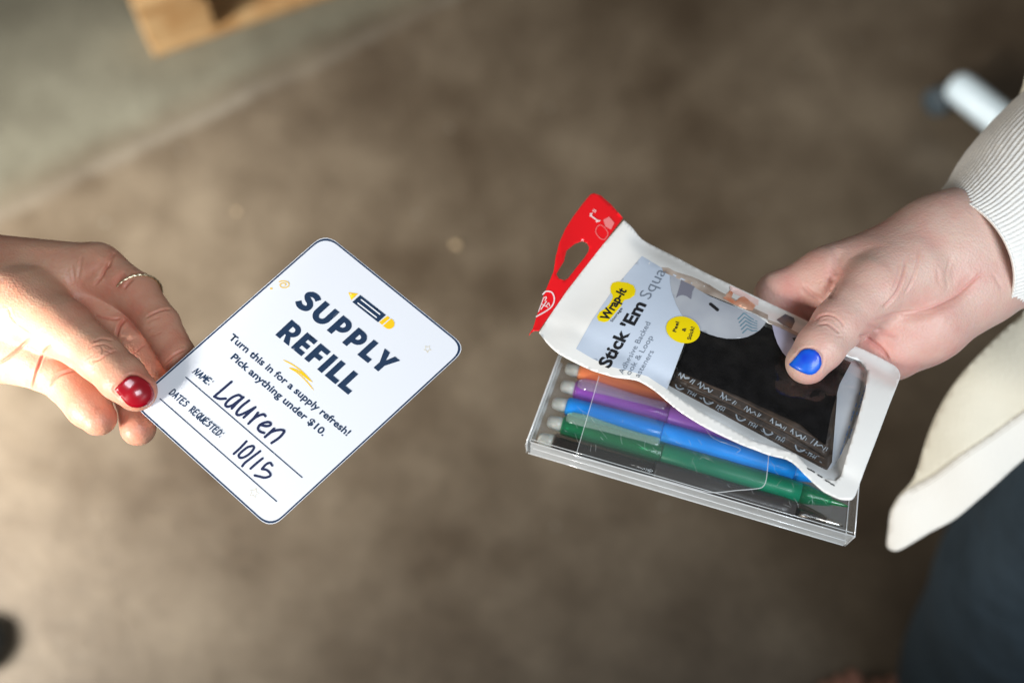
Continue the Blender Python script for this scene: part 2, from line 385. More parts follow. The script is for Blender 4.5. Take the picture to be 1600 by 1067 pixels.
def fine_ring(a, b, step=8):
    V = []; n = 0
    A, B = [], []
    for i in range(len(a)):
        p, q = np.array(a[i]), np.array(a[(i+1) % len(a)]); r, s = np.array(b[i]), np.array(b[(i+1) % len(b)])
        k = max(1, int(np.linalg.norm(q-p)/step))
        for j in range(k): A.append(p+(q-p)*j/k); B.append(r+(s-r)*j/k)
    n = len(A); return np.array(A+B), [[i, (i+1) % n, n+(i+1) % n, n+i] for i in range(n)]
ink('border', [fine_ring(bo, bi)], zc, 0.35, M_navy, card)
# heavy block capitals built from outlines (unit: pixels of the photograph along baseline / cap height)
def arcp(cx, cy, rx, ry, a0, a1, n=10): return [(cx+rx*math.cos(math.radians(a0+(a1-a0)*k/n)), cy+ry*math.sin(math.radians(a0+(a1-a0)*k/n))) for k in range(n+1)]
H = 35.0; T = 9.6
def gL(w): return [[(0,0),(w,0),(w,8.5),(T,8.5),(T,H),(0,H)]]
def gI(w): return [[(0,0),(T,0),(T,H),(0,H)]]
def gE(w): return [[(0,0),(w,0),(w,8.2),(T,8.2),(T,13.6),(w-1.5,13.6),(w-1.5,21.4),(T,21.4),(T,26.8),(w,26.8),(w,H),(0,H)]]
def gF(w): return [[(0,0),(T,0),(T,12.2),(w-1.5,12.2),(w-1.5,20.4),(T,20.4),(T,26.8),(w,26.8),(w,H),(0,H)]]
def gP(w): return [[(0,0),(T,0),(T,9.5)]+arcp(w-13,22.2,13,12.8,-90,90)+[(0,H)], [(T,17.6),(T,26.9)]+arcp(w-13.6,22.25,4.6,4.6,90,-90)]
def gR(w): return [[(0,0),(T,0),(T,10.5),(11.5,10.5),(w-10.5,0),(w+.8,0),(w-7.8,12.6)]+arcp(w-13,23.2,11.8,11.8,-55,90)+[(0,H)], [(T,18.2),(T,27.3)]+arcp(w-14,22.75,4.4,4.5,90,-90)]
def gU(w): return [[(0,H),(0,14)]+arcp(w/2,14,w/2,14.6,180,360,16)+[(w,H),(w-T,H),(w-T,14.5)]+arcp(w/2,14.5,w/2-T,6.3,0,-180,12)+[(T,H)]]
def gY(w): return [[(w/2-T/2,0),(w/2+T/2,0),(w/2+T/2,13),(w,H),(w-10.6,H),(w/2,21),(10.6,H),(0,H),(w/2-T/2,13)]]
def gS(w):
    c = catmull([(w-2.2,28.3),(w-8,31),(9.8,30.4),(5.2,25.4),(9,20.4),(15.5,17.8),(w-5.4,13.2),(w-5.6,7.2),(w-12,4.1),(7,4.6),(1.6,8.2)], 6)
    v, f = ribbon(c, 9.2, smooth=0); n = len(c); L_ = [tuple(v[2*i]) for i in range(n)]; R_ = [tuple(v[2*i+1]) for i in range(n)]
    return [L_+R_[::-1]]
def block(O, ux, uy, items, m, name):
    O = np.array(O, float); ux = np.array(ux); uy = np.array(uy); parts = []
    for fn, x0, w in items:
        g = fn(w); mp = [[tuple(O+(x0+x)*ux+y*uy) for x, y in loop] for loop in g]
        parts.append(cdt(mp[0], mp[1:], step=5.0))
    ink(name, parts, zc, 0.35, m, card)
block((455.6, 472.3), (.782, .623), (.74, -.67), [(gS,4,25),(gU,34,29),(gP,70,24.5),(gP,100.6,24.5),(gL,131,21.5),(gY,153,31)], M_navy, 'supply_lettering')
block((429.9, 523.1), (.773, .634), (.735, -.68), [(gR,0,27),(gE,31.3,21.5),(gF,58.3,21),(gI,84.7,10),(gL,99.8,22),(gL,125,22.5)], M_navy, 'refill_lettering')
ux = (.772, .636); uy = (.66, -.75)
ink('instruction_lettering', [text2d('Turn this in for a supply refresh!', (356.5, 528.6), (.771, .6355), (.70, -.71), 240, 11.2, 0.026),
     text2d('Pick anything under $10.', (359.6, 559.6), (.765, .644), (.70, -.71), 189, 11.2, 0.026)], zc, 0.35, M_navy, card)
# fill-in lines
def line(a, b, w=1.8): return ribbon([np.array(a)+(np.array(b)-np.array(a))*t for t in np.linspace(0, 1, 12)], w, smooth=0)
ink('ruled_line', [line((290.3, 589.3), (471.9, 745.6))], zc, 0.35, M_navy, card)
ink('ruled_line', [line((250.0, 623.0), (431.8, 782.8))], zc, 0.35, M_navy, card)
# hand-lettered capitals: strokes in a unit cell
CAPS = {'N':[[(0,0),(.12,1),(.55,.05),(.68,1)]], 'A':[[(0,0),(.38,1),(.62,0)],[(.1,.38),(.62,.36)]], 'M':[[(0,0),(.14,.95),(.38,.35),(.66,1),(.74,0)]],
 'E':[[(.62,1),(.1,.95),(.04,.05),(.6,.0)],[(.06,.52),(.5,.55)]], 'D':[[(.05,0),(.12,1),(.5,.9),(.68,.5),(.45,.08),(.0,0)]], 'T':[[(0,.95),(.7,1)],[(.36,.97),(.3,0)]],
 'S':[[(.62,.9),(.3,1),(.12,.72),(.5,.48),(.5,.12),(.0,.05)]], 'R':[[(.05,0),(.1,1)],[(.02,.98),(.5,.95),(.5,.6),(.1,.48),(.62,0)]],
 'Q':[[(.5,.95),(.15,.85),(.05,.35),(.3,0),(.62,.3),(.62,.8),(.45,.97)],[(.42,.3),(.68,-.08)]], 'U':[[(.05,1),(.05,.25),(.3,0),(.55,.3),(.62,1)],[(.62,1),(.6,0)]], ':':[[(.1,.12),(.16,.12)],[(.14,.88),(.2,.88)]], ' ':[]}
def handcaps(s, O, ux, uy, adv, w):
    O = np.array(O, float); parts = []
    for i, ch in enumerate(s):
        for st in CAPS[ch]:
            if ch in 'NMTA':
                for (xa, ya), (xb, yb) in zip(st[:-1], st[1:]): parts.append(ribbon([O+(i*adv+x*adv*1.12)*np.array(ux)+y*np.array(uy) for x, y in ((xa, ya), (xb, yb))], w, smooth=0))
                continue
            sm = 4
            parts.append(ribbon([O+(i*adv+x*adv*1.12)*np.array(ux)+y*np.array(uy) for x, y in st], w, smooth=sm))
    return parts
ink('name_lettering', handcaps('NAME:', (300.7, 582.0), (.777, .63), (8.2, -6.6), 7.5, 1.9), zc, 0.35, M_navy, card)
ink('dates_lettering', handcaps('DATES REQUESTED:', (263.9, 614.8), (.753, .658), (7.6, -7.2), 6.85, 1.9), zc, 0.35, M_navy, card)
q = lambda p: Z(p, 9.7, 325, 585)
ink('handwritten_name', [ribbon(q(p), 4.0) for p in [
  [(355,110),(230,218),(92,335)], [(92,335),(170,368),(268,366)],
  [(505,335),(460,312),(370,345),(290,410),(262,462),(295,488),(370,465),(460,400),(535,345)], [(535,345),(440,430),(360,515)],
  [(620,395),(510,480),(440,560),(432,602),(475,615),(580,570),(715,497)], [(715,497),(625,575),(540,652)],
  [(755,580),(690,665),(612,745)], [(640,712),(720,650),(800,612),(848,606),(868,630)],
  [(800,765),(880,782),(940,770),(948,738),(910,722),(840,735),(780,770),(756,820),(790,865),(848,885)],
  [(1000,820),(930,885),(862,948)], [(870,938),(960,872),(1060,842),(1130,842),(1152,868),(1080,955),(962,1038)]]], zc, 0.35, M_pen, card)
q = lambda p: Z(p, 13.34, 355, 680)
ink('handwritten_date', [ribbon(q(p), 3.8) for p in [[(400,125),(265,268),(135,385)], [(500,225),(420,250),(320,325),(245,400),(245,450),(300,470),(400,430),(500,350),(555,265),(540,225),(500,225)],
  [(685,330),(540,440),(370,570),(312,642)], [(735,480),(600,590),(485,693)], [(938,628),(890,572),(800,612),(722,702)], [(722,702),(820,722),(893,790),(888,848),(780,882),(680,860),(572,835)]]], zc, 0.35, M_pen, card)
q = lambda p: Z(p, 4.85, 400, 420)
ink('pencil_picture', [cdt(q([(790,198),(985,350),(925,405),(730,252)]), step=6)], zc, 0.35, M_navy, card)
ink('pencil_tip_picture', [cdt(q([(700,178),(775,188),(722,238)]), step=6), cdt(q([(995,357),(1016,373),(955,425),(932,405)]), step=6),
    cdt(q([(1022,378)]+[(1008+42*math.cos(math.radians(a)), 416+41*math.sin(math.radians(a))) for a in range(-60, 140, 20)]+[(962,432)]), step=6)], zc, 0.35, M_yel, card)
ink('pencil_line_picture', [ribbon(q([(797,234),(938,344)]), 1.7, smooth=0), ribbon(q([(772,260),(912,368)]), 1.7, smooth=0), cdt(q([(714,190),(724,192),(716,199)]), step=6)], zc, 0.7, M_white, card)
sp = [(210+(12+38*t/1.0)*math.cos(0.6-t*9.2), 122+(8+24*t)*math.sin(0.6-t*9.2)) for t in np.linspace(0, 1, 26)]
ink('swirl_picture', [ribbon(q(sp), 2.0, smooth=0), cdt(q([(116+11*math.cos(a), 150+9*math.sin(a)) for a in np.linspace(0, 5.8, 10)]), step=6)], zc, 0.35, M_pale, card)
ink('squiggle_picture', [ribbon(q([(205,690),(270,722),(345,775),(425,855)]), 2.0, taper=True), ribbon(q([(425,857),(370,815),(310,770),(250,750)]), 2.6, taper=True), ribbon(q([(250,750),(310,785),(380,850),(438,920)]), 1.7, taper=True), ribbon(q([(330,778),(370,808),(415,850)]), 3.0, taper=True)], zc, 0.35, M_yel, card)
def star(cx, cy, r, rot=0): return [(cx+(r if k % 2 == 0 else r*.45)*math.sin(rot+k*math.pi/5), cy-(r if k % 2 == 0 else r*.45)*math.cos(rot+k*math.pi/5)) for k in range(10)]
ink('star_picture', [ribbon(star(668, 545, 6, 3.14), 0.8, smooth=0, closed=True)], zc, 0.35, M_faint, card)
ink('star_picture', [ribbon(star(397, 770, 8, 0.4), 0.8, smooth=0, closed=True)], zc, 0.35, M_faint, card)


# ------------------------------------------------------------------ hands grown as one smooth surface each
def sdf_mesh(prims_groups, bb, h, tilt, kmix=3.0, skin_k=18.0, smooth_it=2, wob=0.5):
    """prims_groups = [palm list, chain, chain ...]; each primitive ((px,py,z),(px,py,z),ra,rb[,k]); all blended into one field, surface nets"""
    def P(p): return cam_pt(p[0], p[1], p[2]+tilt(p[0], p[1]))
    (x0, x1), (y0, y1), (z0, z1) = bb
    c = np.array([P((x, y, z)) for x in (x0, x1) for y in (y0, y1) for z in (z0, z1)]); mn = c.min(0); mx = c.max(0)
    nx, ny, nz = [int((mx[i]-mn[i])/h)+1 for i in range(3)]
    gx = (mn[0]+h*np.arange(nx)).astype(np.float32); gy = (mn[1]+h*np.arange(ny)).astype(np.float32); gz = (mn[2]+h*np.arange(nz)).astype(np.float32)
    BIG = 60.0
    def evalp(f, prim, k):
        a = P(prim[0]); b = P(prim[1]); ra, rb = prim[2], prim[3]; pad = k+14
        lo = np.minimum(a-ra, b-rb)-pad; hi = np.maximum(a+ra, b+rb)+pad
        i0 = [max(0, int((lo[i]-mn[i])/h)) for i in range(3)]; i1 = [min(n, int((hi[i]-mn[i])/h)+2) for i, n in enumerate((nx, ny, nz))]
        if any(i1[i] <= i0[i] for i in range(3)): return
        X = gx[i0[0]:i1[0], None, None]-a[0]; Y = gy[None, i0[1]:i1[1], None]-a[1]; Zz = gz[None, None, i0[2]:i1[2]]-a[2]
        ab = (b-a); L2 = float(ab@ab)+1e-6
        t = np.clip((X*ab[0]+Y*ab[1]+Zz*ab[2])/L2, 0, 1).astype(np.float32)
        d = np.sqrt((X-t*ab[0])**2+(Y-t*ab[1])**2+(Zz-t*ab[2])**2)-(ra+(rb-ra)*t)
        s = np.s_[i0[0]:i1[0], i0[1]:i1[1], i0[2]:i1[2]]; g = f[s]
        hh = np.maximum(k-np.abs(g-d), 0)/k; f[s] = np.minimum(g, d)-hh*hh*k*0.25
    palm = np.full((nx, ny, nz), BIG, np.float32)
    for p in prims_groups[0]: evalp(palm, p, p[4] if len(p) > 4 else skin_k*1.6)
    tot = palm.copy()
    for ch in prims_groups[1:]:
        f = np.full((nx, ny, nz), BIG, np.float32)
        for p in ch: evalp(f, p, p[4] if len(p) > 4 else 9.0)
        kk = skin_k
        hh = np.maximum(kk-np.abs(f-palm), 0)/kk; f = np.minimum(f, palm)-hh*hh*kk*0.25
        hh = np.maximum(kmix-np.abs(f-tot), 0)/kmix; tot = np.minimum(f, tot)-hh*hh*kmix*0.25
    # surface nets
    D = tot; ins = D < 0
    ssum = np.zeros((nx-1, ny-1, nz-1), np.uint8)
    for dx in (0, 1):
        for dy in (0, 1):
            for dz in (0, 1): ssum += ins[dx:nx-1+dx, dy:ny-1+dy, dz:nz-1+dz]
    cell = np.argwhere((ssum > 0) & (ssum < 8)); idx = -np.ones(ssum.shape, np.int32); idx[tuple(cell.T)] = np.arange(len(cell))
    acc = np.zeros((len(cell), 3)); cnt = np.zeros(len(cell))
    corners = [(0,0,0),(1,0,0),(0,1,0),(1,1,0),(0,0,1),(1,0,1),(0,1,1),(1,1,1)]
    cv = [D[cell[:, 0]+c[0], cell[:, 1]+c[1], cell[:, 2]+c[2]].astype(float) for c in corners]
    for i in range(8):
        for j in range(i+1, 8):
            if sum(abs(corners[i][k]-corners[j][k]) for k in range(3)) != 1: continue
            m = (cv[i] < 0) != (cv[j] < 0); t = np.where(m, cv[i]/(cv[i]-cv[j]+1e-12), 0)
            p = np.array(corners[i])+t[:, None]*(np.array(corners[j])-np.array(corners[i])); acc += p*m[:, None]; cnt += m
    V = mn+h*(cell+acc/np.maximum(cnt, 1)[:, None])
    quads = []
    for ax in range(3):
        a1, a2 = [(1, 2), (2, 0), (0, 1)][ax]
        sl0 = [slice(1, n-1) for n in (nx, ny, nz)]; sl1 = list(sl0); sl0[ax] = slice(0, (nx, ny, nz)[ax]-1); sl1[ax] = slice(1, (nx, ny, nz)[ax])
        i0 = ins[tuple(sl0)]; i1 = ins[tuple(sl1)]; off = np.array([1, 1, 1]); off[ax] = 0
        for m, flip in ((i0 & ~i1, False), (~i0 & i1, True)):
            e = np.argwhere(m)+off
            if not len(e): continue
            d1 = np.zeros(3, int); d1[a1] = 1; d2 = np.zeros(3, int); d2[a2] = 1
            q = np.stack([idx[tuple((e-d1-d2).T)], idx[tuple((e-d2).T)], idx[tuple(e.T)], idx[tuple((e-d1).T)]], 1)
            if flip: q = q[:, ::-1]
            quads.append(q)
    Q = np.concatenate(quads); Q = Q[(Q >= 0).all(1)]
    # light relaxation
    ed = np.concatenate([Q[:, [0, 1]], Q[:, [1, 2]], Q[:, [2, 3]], Q[:, [3, 0]]])
    for _ in range(smooth_it):
        a = np.zeros_like(V); n_ = np.zeros(len(V))
        np.add.at(a, ed[:, 0], V[ed[:, 1]]); np.add.at(n_, ed[:, 0], 1); np.add.at(a, ed[:, 1], V[ed[:, 0]]); np.add.at(n_, ed[:, 1], 1)
        V = V*0.45+0.55*a/np.maximum(n_, 1)[:, None]
    return V, Q
def vnormals(V, Q):
    n = np.cross(V[Q[:, 2]]-V[Q[:, 0]], V[Q[:, 3]]-V[Q[:, 1]]); N = np.zeros_like(V)
    for k in range(4): np.add.at(N, Q[:, k], n)
    return N/(np.linalg.norm(N, axis=1)[:, None]+1e-9)
def seg_d(p, poly):
    best = np.full(len(p), 1e9); tt = np.zeros(len(p)); n = len(poly)-1
    for i in range(n):
        a, b = poly[i], poly[i+1]; ab = b-a; t = np.clip(((p-a)@ab)/(ab@ab+1e-9), 0, 1)
        d = np.linalg.norm(p-a-t[:, None]*ab, axis=1); k = d < best; best[k] = d[k]; tt[k] = (i+t[k])/n
    return best, tt
def carve(V, Q, creases, spots):
    """skin folds: press grooves into the camera-facing skin; flush = redness of creases, tips and knuckles"""
    N = vnormals(V, Q); px = 800+F*V[:, 0]/-V[:, 2]; py = 533.5-F*V[:, 1]/-V[:, 2]; p = np.c_[px, py]
    depth = -V[:, 2]
    # nearest-surface test on a coarse pixel grid
    gx = np.clip(((px+400)/3).astype(int), 0, 999); gy = np.clip((py/3).astype(int), 0, 499); zb = np.full((1000, 500), 1e9)
    np.minimum.at(zb, (gx, gy), depth); front = (depth < zb[gx, gy]+9) & (N[:, 2] > 0.05)
    flush = np.zeros(len(V)); V = V.copy()
    for poly, w, dep, red in creases:
        poly = catmull(poly, 5); lo = poly.min(0)-5*w-4; hi = poly.max(0)+5*w+4
        k = np.where(front & (px > lo[0]) & (px < hi[0]) & (py > lo[1]) & (py < hi[1]))[0]
        if not len(k): continue
        d, t = seg_d(p[k], poly); fade = np.clip(np.minimum(t, 1-t)*6, 0, 1)**0.7
        g = np.exp(-(d/w)**2)*fade; lip = np.exp(-((d-2.1*w)/w)**2)*fade
        V[k] -= N[k]*(dep*g-dep*0.22*lip)[:, None]; flush[k] = np.maximum(flush[k], 0.6*red*np.exp(-(d/(w*1.7))**2)*fade)
    for (cx, cy, r, a) in spots:
        d = np.linalg.norm(p-np.array([cx, cy]), axis=1); flush = np.minimum(1, flush+a*np.exp(-(d/r)**2)*(N[:, 2] > -0.5))
    return V, flush
def skin_material(name, base, red, spec=0.42):
    m = bpy.data.materials.new(name); m.use_nodes = True; n, l = nodes(m); b = n['Principled BSDF']
    at = n.new('ShaderNodeAttribute'); at.attribute_name = 'flush'; tc = n.new('ShaderNodeTexCoord')
    nt = n.new('ShaderNodeTexNoise'); nt.inputs['Scale'].default_value = 95; nt.inputs['Detail'].default_value = 4; l.new(tc.outputs['Object'], nt.inputs['Vector'])
    mr = n.new('ShaderNodeMapRange'); mr.inputs[1].default_value = 0.35; mr.inputs[2].default_value = 0.75; mr.inputs[3].default_value = 0.0; mr.inputs[4].default_value = 0.5; l.new(nt.outputs['Fac'], mr.inputs[0])
    ad = n.new('ShaderNodeMath'); ad.operation = 'ADD'; ad.use_clamp = True; l.new(at.outputs['Fac'], ad.inputs[0]); l.new(mr.outputs[0], ad.inputs[1])
    mx = n.new('ShaderNodeMix'); mx.data_type = 'RGBA'; mx.inputs[6].default_value = (*base, 1); mx.inputs[7].default_value = (*red, 1); l.new(ad.outputs[0], mx.inputs['Factor'])
    l.new(mx.outputs[2], b.inputs['Base Color'])
    b.inputs['Roughness'].default_value = 0.46; b.inputs['Specular IOR Level'].default_value = spec
    b.inputs['Subsurface Weight'].default_value = 0.35; b.inputs['Subsurface Radius'].default_value = (1.0, 0.36, 0.20); b.inputs['Subsurface Scale'].default_value = 0.0035
    # pores and fine skin lattice
    vo = n.new('ShaderNodeTexVoronoi'); vo.inputs['Scale'].default_value = 950; l.new(tc.outputs['Object'], vo.inputs['Vector'])
    n2 = n.new('ShaderNodeTexNoise'); n2.inputs['Scale'].default_value = 420; n2.inputs['Detail'].default_value = 4; l.new(tc.outputs['Object'], n2.inputs['Vector'])
    b1 = n.new('ShaderNodeBump'); b1.inputs['Strength'].default_value = 0.28; b1.inputs['Distance'].default_value = 0.0004; l.new(vo.outputs['Distance'], b1.inputs['Height'])
    b2 = n.new('ShaderNodeBump'); b2.inputs['Strength'].default_value = 0.20; b2.inputs['Distance'].default_value = 0.0008; l.new(n2.outputs['Fac'], b2.inputs['Height']); l.new(b1.outputs['Normal'], b2.inputs['Normal'])
    l.new(b2.outputs['Normal'], b.inputs['Normal']); return m
def hand_obj(name, V, Q, flush, m, parent):
    o = mobj(name, c2w(V), Q, m, parent)
    a = o.data.attributes.new('flush', 'FLOAT', 'POINT'); a.data.foreach_set('value', flush.astype(np.float32)); return o
def bvh_z(V, Q):
    t = BVHTree.FromPolygons([Vector(v) for v in V], [list(map(int, q)) for q in Q])
    def zf(px, py):
        out = []
        for x, y in zip(np.atleast_1d(px), np.atleast_1d(py)):
            r = Vector(((x-800)/F, -(y-533.5)/F, -1)); h = t.ray_cast(Vector((0, 0, 0)), r)
            out.append(F+h[0].z if h[0] is not None else 0)
        return np.array(out)
    return zf
def nail(name, outline, zf, m, parent, lift=2.0, tax=(.7, .71), label=None, step=2.5):
    """a curved plate seated on the fingertip, thin at its rim"""
    v, f = cdt(outline, step=step); q = resample(outline, step)
    z = zf(v[:, 0], v[:, 1]); c_ = v-v.mean(0); tt = c_@np.array([-tax[1], tax[0]]); A = np.c_[np.ones(len(v)), c_, tt**2]
    co, *_ = np.linalg.lstsq(A, z, rcond=None); zs = A@co+0.55*(z-A@co)*np.clip(c_@np.array(tax)/26, 0, 1)           # a plate curved across the finger, nearly straight along it
    d = np.min(np.linalg.norm(v[:, None]-q[None], axis=2), axis=1); r = np.clip(d/4.0, 0, 1); pr = np.sqrt(1-(1-r)**2)
    zs = zs+0.5*np.max((z-zs)*(r > .6)); z2 = z*(1-pr)+zs*pr+0.25+lift*pr; z3 = z+0.45+0.35*pr; z2 = 0.5*(z2+z3+np.sqrt((z2-z3)**2+0.5))
    P = W(v[:, 0], v[:, 1], z2); Pb = W(v[:, 0], v[:, 1], z-3.0); n = len(v)
    ed = {}
    for t in f:
        for a, b in ((t[0], t[1]), (t[1], t[2]), (t[2], t[0])): ed[(a, b)] = 1
    side = [[b, a, a+n, b+n] for (a, b) in ed if (b, a) not in ed]
    return mobj(name, np.concatenate([P, Pb]), f+side, m, parent, label=label)

# ---- left hand, holding the card: palm side seen, thumb on top
tl = lambda x, y: 0.42*(y-600)
LP = [((-620,470,-30),(-60,452,-50),118,90), ((-620,560,-30),(-40,520,-50),112,74),
      ((-70,440,-35),(150,424,-42),84,44,30), ((-60,450,-10),(40,478,2),66,56,30),
      ((-30,525,-50),(62,560,-48),68,46,30), ((40,480,-70),(120,500,-85),60,45,30), ((20,540,-70),(80,560,-75),50,40)]
L_thumb = [((40,476,4),(96,512,18),58,45,26), ((96,512,18),(156,558,22),45,37,14), ((156,558,22),(190,590,22),36,36,10), ((190,590,22),(213,611,20),35,31,8), ((196,598,8),(214,612,8),28,27,8)]
L_index = [((150,424,-45),(214,460,-40),46,35,16), ((214,460,-40),(250,506,-36),35,31,10), ((250,506,-36),(279,557,-34),31,28,8), ((279,557,-34),(306,606,-36),27,24,8)]
L_middle = [((130,468,-70),(208,534,-80),44,34,14), ((208,534,-80),(240,586,-76),33,29,8), ((240,586,-76),(268,640,-72),28,24,8)]
L_ring = [((100,505,-90),(180,565,-105),42,34,14), ((180,565,-105),(210,622,-100),33,31,8), ((210,622,-100),(216,669,-84),29,28,8)]
L_pinky = [((62,560,-60),(106,596,-50),44,36,14), ((106,596,-50),(138,634,-42),35,35,8), ((138,634,-42),(154,653,-40),32,28,8)]
LV, LQ = sdf_mesh([LP, L_thumb, L_index, L_middle, L_ring, L_pinky], ((-330, 345), (330, 715), (-330, 120)), 1.7, tl)
red_nail = [(828,596),(850,568),(885,535),(918,505),(950,492),(1000,495),(1045,520),(1085,552),(1112,595),(1122,640),(1112,680),(1085,706),(1048,720),(1000,730),(955,726),(920,705),(885,665),(850,625)]
z1 = lambda p: Z(p, 2.669, 0, 330); z6 = lambda p: Z(p, 4.444, 60, 360); z7 = lambda p: Z(p, 4.638, 0, 480)
Lcr = [
 (z7([(1120,660),(1122,640),(1112,595),(1085,552),(1045,520),(1000,492),(950,486),(915,500),(885,530),(850,562),(822,596),(848,632),(885,672),(920,712),(960,732)]),1.8,1.3,.5),
 # thumb knuckle wrinkles
 (z6([(380,775),(440,750),(520,765)]),1.5,1.6,.45), (z6([(390,800),(460,790),(520,820)]),1.3,1.2,.4), (z6([(370,915),(430,890),(490,850),(540,835)]),1.4,1.6,.5),
 (z6([(320,900),(380,860),(420,830)]),1.3,.9,.3), (z6([(430,800),(450,830),(440,860)]),1.1,.9,.3), (z6([(455,835),(490,840),(520,860)]),1.2,.9,.3), (z6([(340,830),(400,790)]),1.2,.7,.2),
 # thenar / palm lines
 (z7([(60,0),(90,80),(150,140),(240,190)]),1.8,1.2,.4), (z7([(225,220),(140,300),(60,365),(-20,420)]),1.9,3.4,.95), (z7([(375,270),(320,330),(280,430),(255,510),(232,600)]),1.8,3.2,.95),
 (z7([(360,570),(400,510),(460,475),(560,450)]),2.0,3.4,.95), (z7([(300,610),(350,640)]),1.8,1.5,.3),
 # folds of the web and below the ring
 (z6([(510,205),(460,270),(430,330),(390,380)]),2.0,3.0,.7), (z6([(500,215),(460,270),(430,330)]),6,3,.3), (z6([(530,150),(500,200),(480,260)]),3.0,2.4,.3), (z6([(270,400),(330,330),(400,270),(460,200)]),5.5,1.6,.3),
 (z6([(300,170),(290,260),(265,380)]),2.2,1.2,.25), (z6([(235,230),(245,310),(262,400)]),2.0,1.1,.25), (z6([(600,290),(560,340),(545,400)]),4.5,2.2,.4), (z6([(660,330),(620,370),(590,410)]),2.2,2.2,.5), (z6([(640,290),(700,310)]),2.0,1.2,.3),
 (z6([(555,540),(600,600),(680,690),(745,740)]),1.5,.4,.3), (z6([(380,585),(450,605),(520,615),(580,610)]),1.6,1.8,.7), (z6([(600,615),(560,670),(535,760)]),2.2,3.6,.95),
 # index finger joint lines
 (z6([(745,605),(800,575),(870,550),(920,548)]),1.5,2.2,.55), (z6([(750,640),(790,620),(850,600)]),1.4,1.0,.35), (z6([(760,740),(820,720),(860,705)]),1.2,.8,.25), (z6([(745,700),(800,670)]),1.2,.6,.2), (z6([(880,920),(950,860),(1040,820)]),1.5,1.8,.5), (z6([(880,950),(930,905)]),1.4,1.0,.4),
 # middle finger joint lines
 (z6([(660,860),(700,820),(745,790)]),1.4,1.4,.5), (z6([(620,780),(680,740)]),1.2,.7,.3),
]
Lsp = [(150,655,40,.30),(214,672,34,.35),(250,560,50,.25),(205,480,40,.30),(165,430,40,.12),(180,650,16,.25),(110,560,40,.12),(225,600,26,.5),(130,480,26,.35),(20,545,40,.10),(180,430,30,.2),(275,530,40,.2)]
zl = bvh_z(LV, LQ)
LV, Lf = carve(LV, LQ, Lcr, Lsp)
M_skinL = skin_material('fair_skin_warm', (0.60, 0.350, 0.240), (0.55, 0.175, 0.115))
personL = empty('person', floor_pt(-260, 900), 'hand with red painted nails and a ring reaching in from the left with the card', 'person')
hand_obj('body', LV, LQ, Lf, M_skinL, personL)
M_red = mat('red_nail_polish', (0.29, 0.001, 0.010), 0.26, 0.5, coat=0.6)
nail('fingernail', z7(red_nail), zl, M_red, personL, lift=0.6, tax=(.72, .69), label='thumbnail painted glossy red')
# ring: twisted thin band round the index finger
M_ring = mat('pale_gold_metal', (0.86, 0.74, 0.52), 0.25, 0.5, metal=1.0)
def ring_band(pa, pb, zc_, R, name):
    a = cam_pt(*pa); b = cam_pt(*pb); ax = (b-a)/np.linalg.norm(b-a)
    c = a
    u = np.cross(ax, [0, 0, 1.0]); u /= np.linalg.norm(u); v = np.cross(u, ax)
    parts = []
    for ph in (0, math.pi):
        pts = []
        for k in range(121):
            t = 2*math.pi*k/120; rr = R+0.5*math.cos(t*13+ph); s = 0.55*math.sin(t*13+ph)
            pts.append(c+u*rr*math.cos(t)+v*rr*math.sin(t)+ax*s)
        V, f = tube(pts, [1.9]*len(pts), n=8, cap=False, flat=ax); parts.append((c2w(V), f))
    return parts
ra = (215, 461, -40+tl(215, 461)); rb = (238, 490, -37+tl(238, 490))
# tilt the band so that its near arc rises to the upper right
rv, rf = cat_mesh(ring_band(ra, (232, 494, rb[2]+24), 0, 39.2, 'ring'))
mobj('ring', rv, rf, M_ring, None, thing=('thin twisted pale gold ring on the index finger of the left hand', 'ring'))

# ---- right hand under and over the packets
tr = lambda x, y: 0.42*(y-575)
RP = [((2050,60,-60),(1620,330,-60),130,92,40), ((1620,330,-60),(1470,378,-30),84,74,40), ((1640,400,-75),(1505,440,-40),76,64,40),
      ((1490,385,-20),(1395,432,-5),80,62,40), ((1520,450,-48),(1440,505,-52),66,64,36), ((1440,505,-52),(1396,548,-62),62,46,30),
      ((1440,400,-45),(1300,437,-50),70,56,36), ((1400,460,-70),(1330,520,-90),70,60,36), ((1360,470,-40),(1390,520,-60),50,50,30)]
R_thumb = [((1420,428,0),(1368,450,14),62,50,30), ((1368,450,14),(1310,507,24),50,39.5,16), ((1310,507,24),(1282,542,26),39,37,10), ((1282,542,26),(1262,567,22),36.5,33,8), ((1272,552,10),(1259,568,8),30,29,8)]
R_index = [((1300,437,-60),(1219,463,-86),54,42,20), ((1219,463,-86),(1225,545,-120),40,34,12), ((1225,545,-120),(1262,610,-112),32,28,8)]
R_middle = [((1330,480,-100),(1250,520,-140),52,40,20), ((1250,520,-140),(1262,600,-165),36,32,12), ((1262,600,-165),(1300,650,-155),30,27,8)]
R_ring = [((1350,520,-100),(1290,570,-150),50,38,20), ((1290,570,-150),(1300,640,-175),34,30,12), ((1300,640,-175),(1300,668,-165),29,26,8)]
R_pinky = [((1390,545,-80),(1345,600,-140),46,34,20), ((1345,600,-140),(1325,645,-165),30,26,12), ((1325,645,-165),(1322,672,-160),25,22,8)]
RV, RQ = sdf_mesh([RP, R_thumb, R_index, R_middle, R_ring, R_pinky], ((1120, 1800), (150, 760), (-330, 110)), 1.9, tr)
q7 = lambda p: Z(p, 2.7356, 1150, 250); q3 = lambda p: Z(p, 6.668, 1200, 480); q5 = lambda p: Z(p, 4.105, 1400, 260)
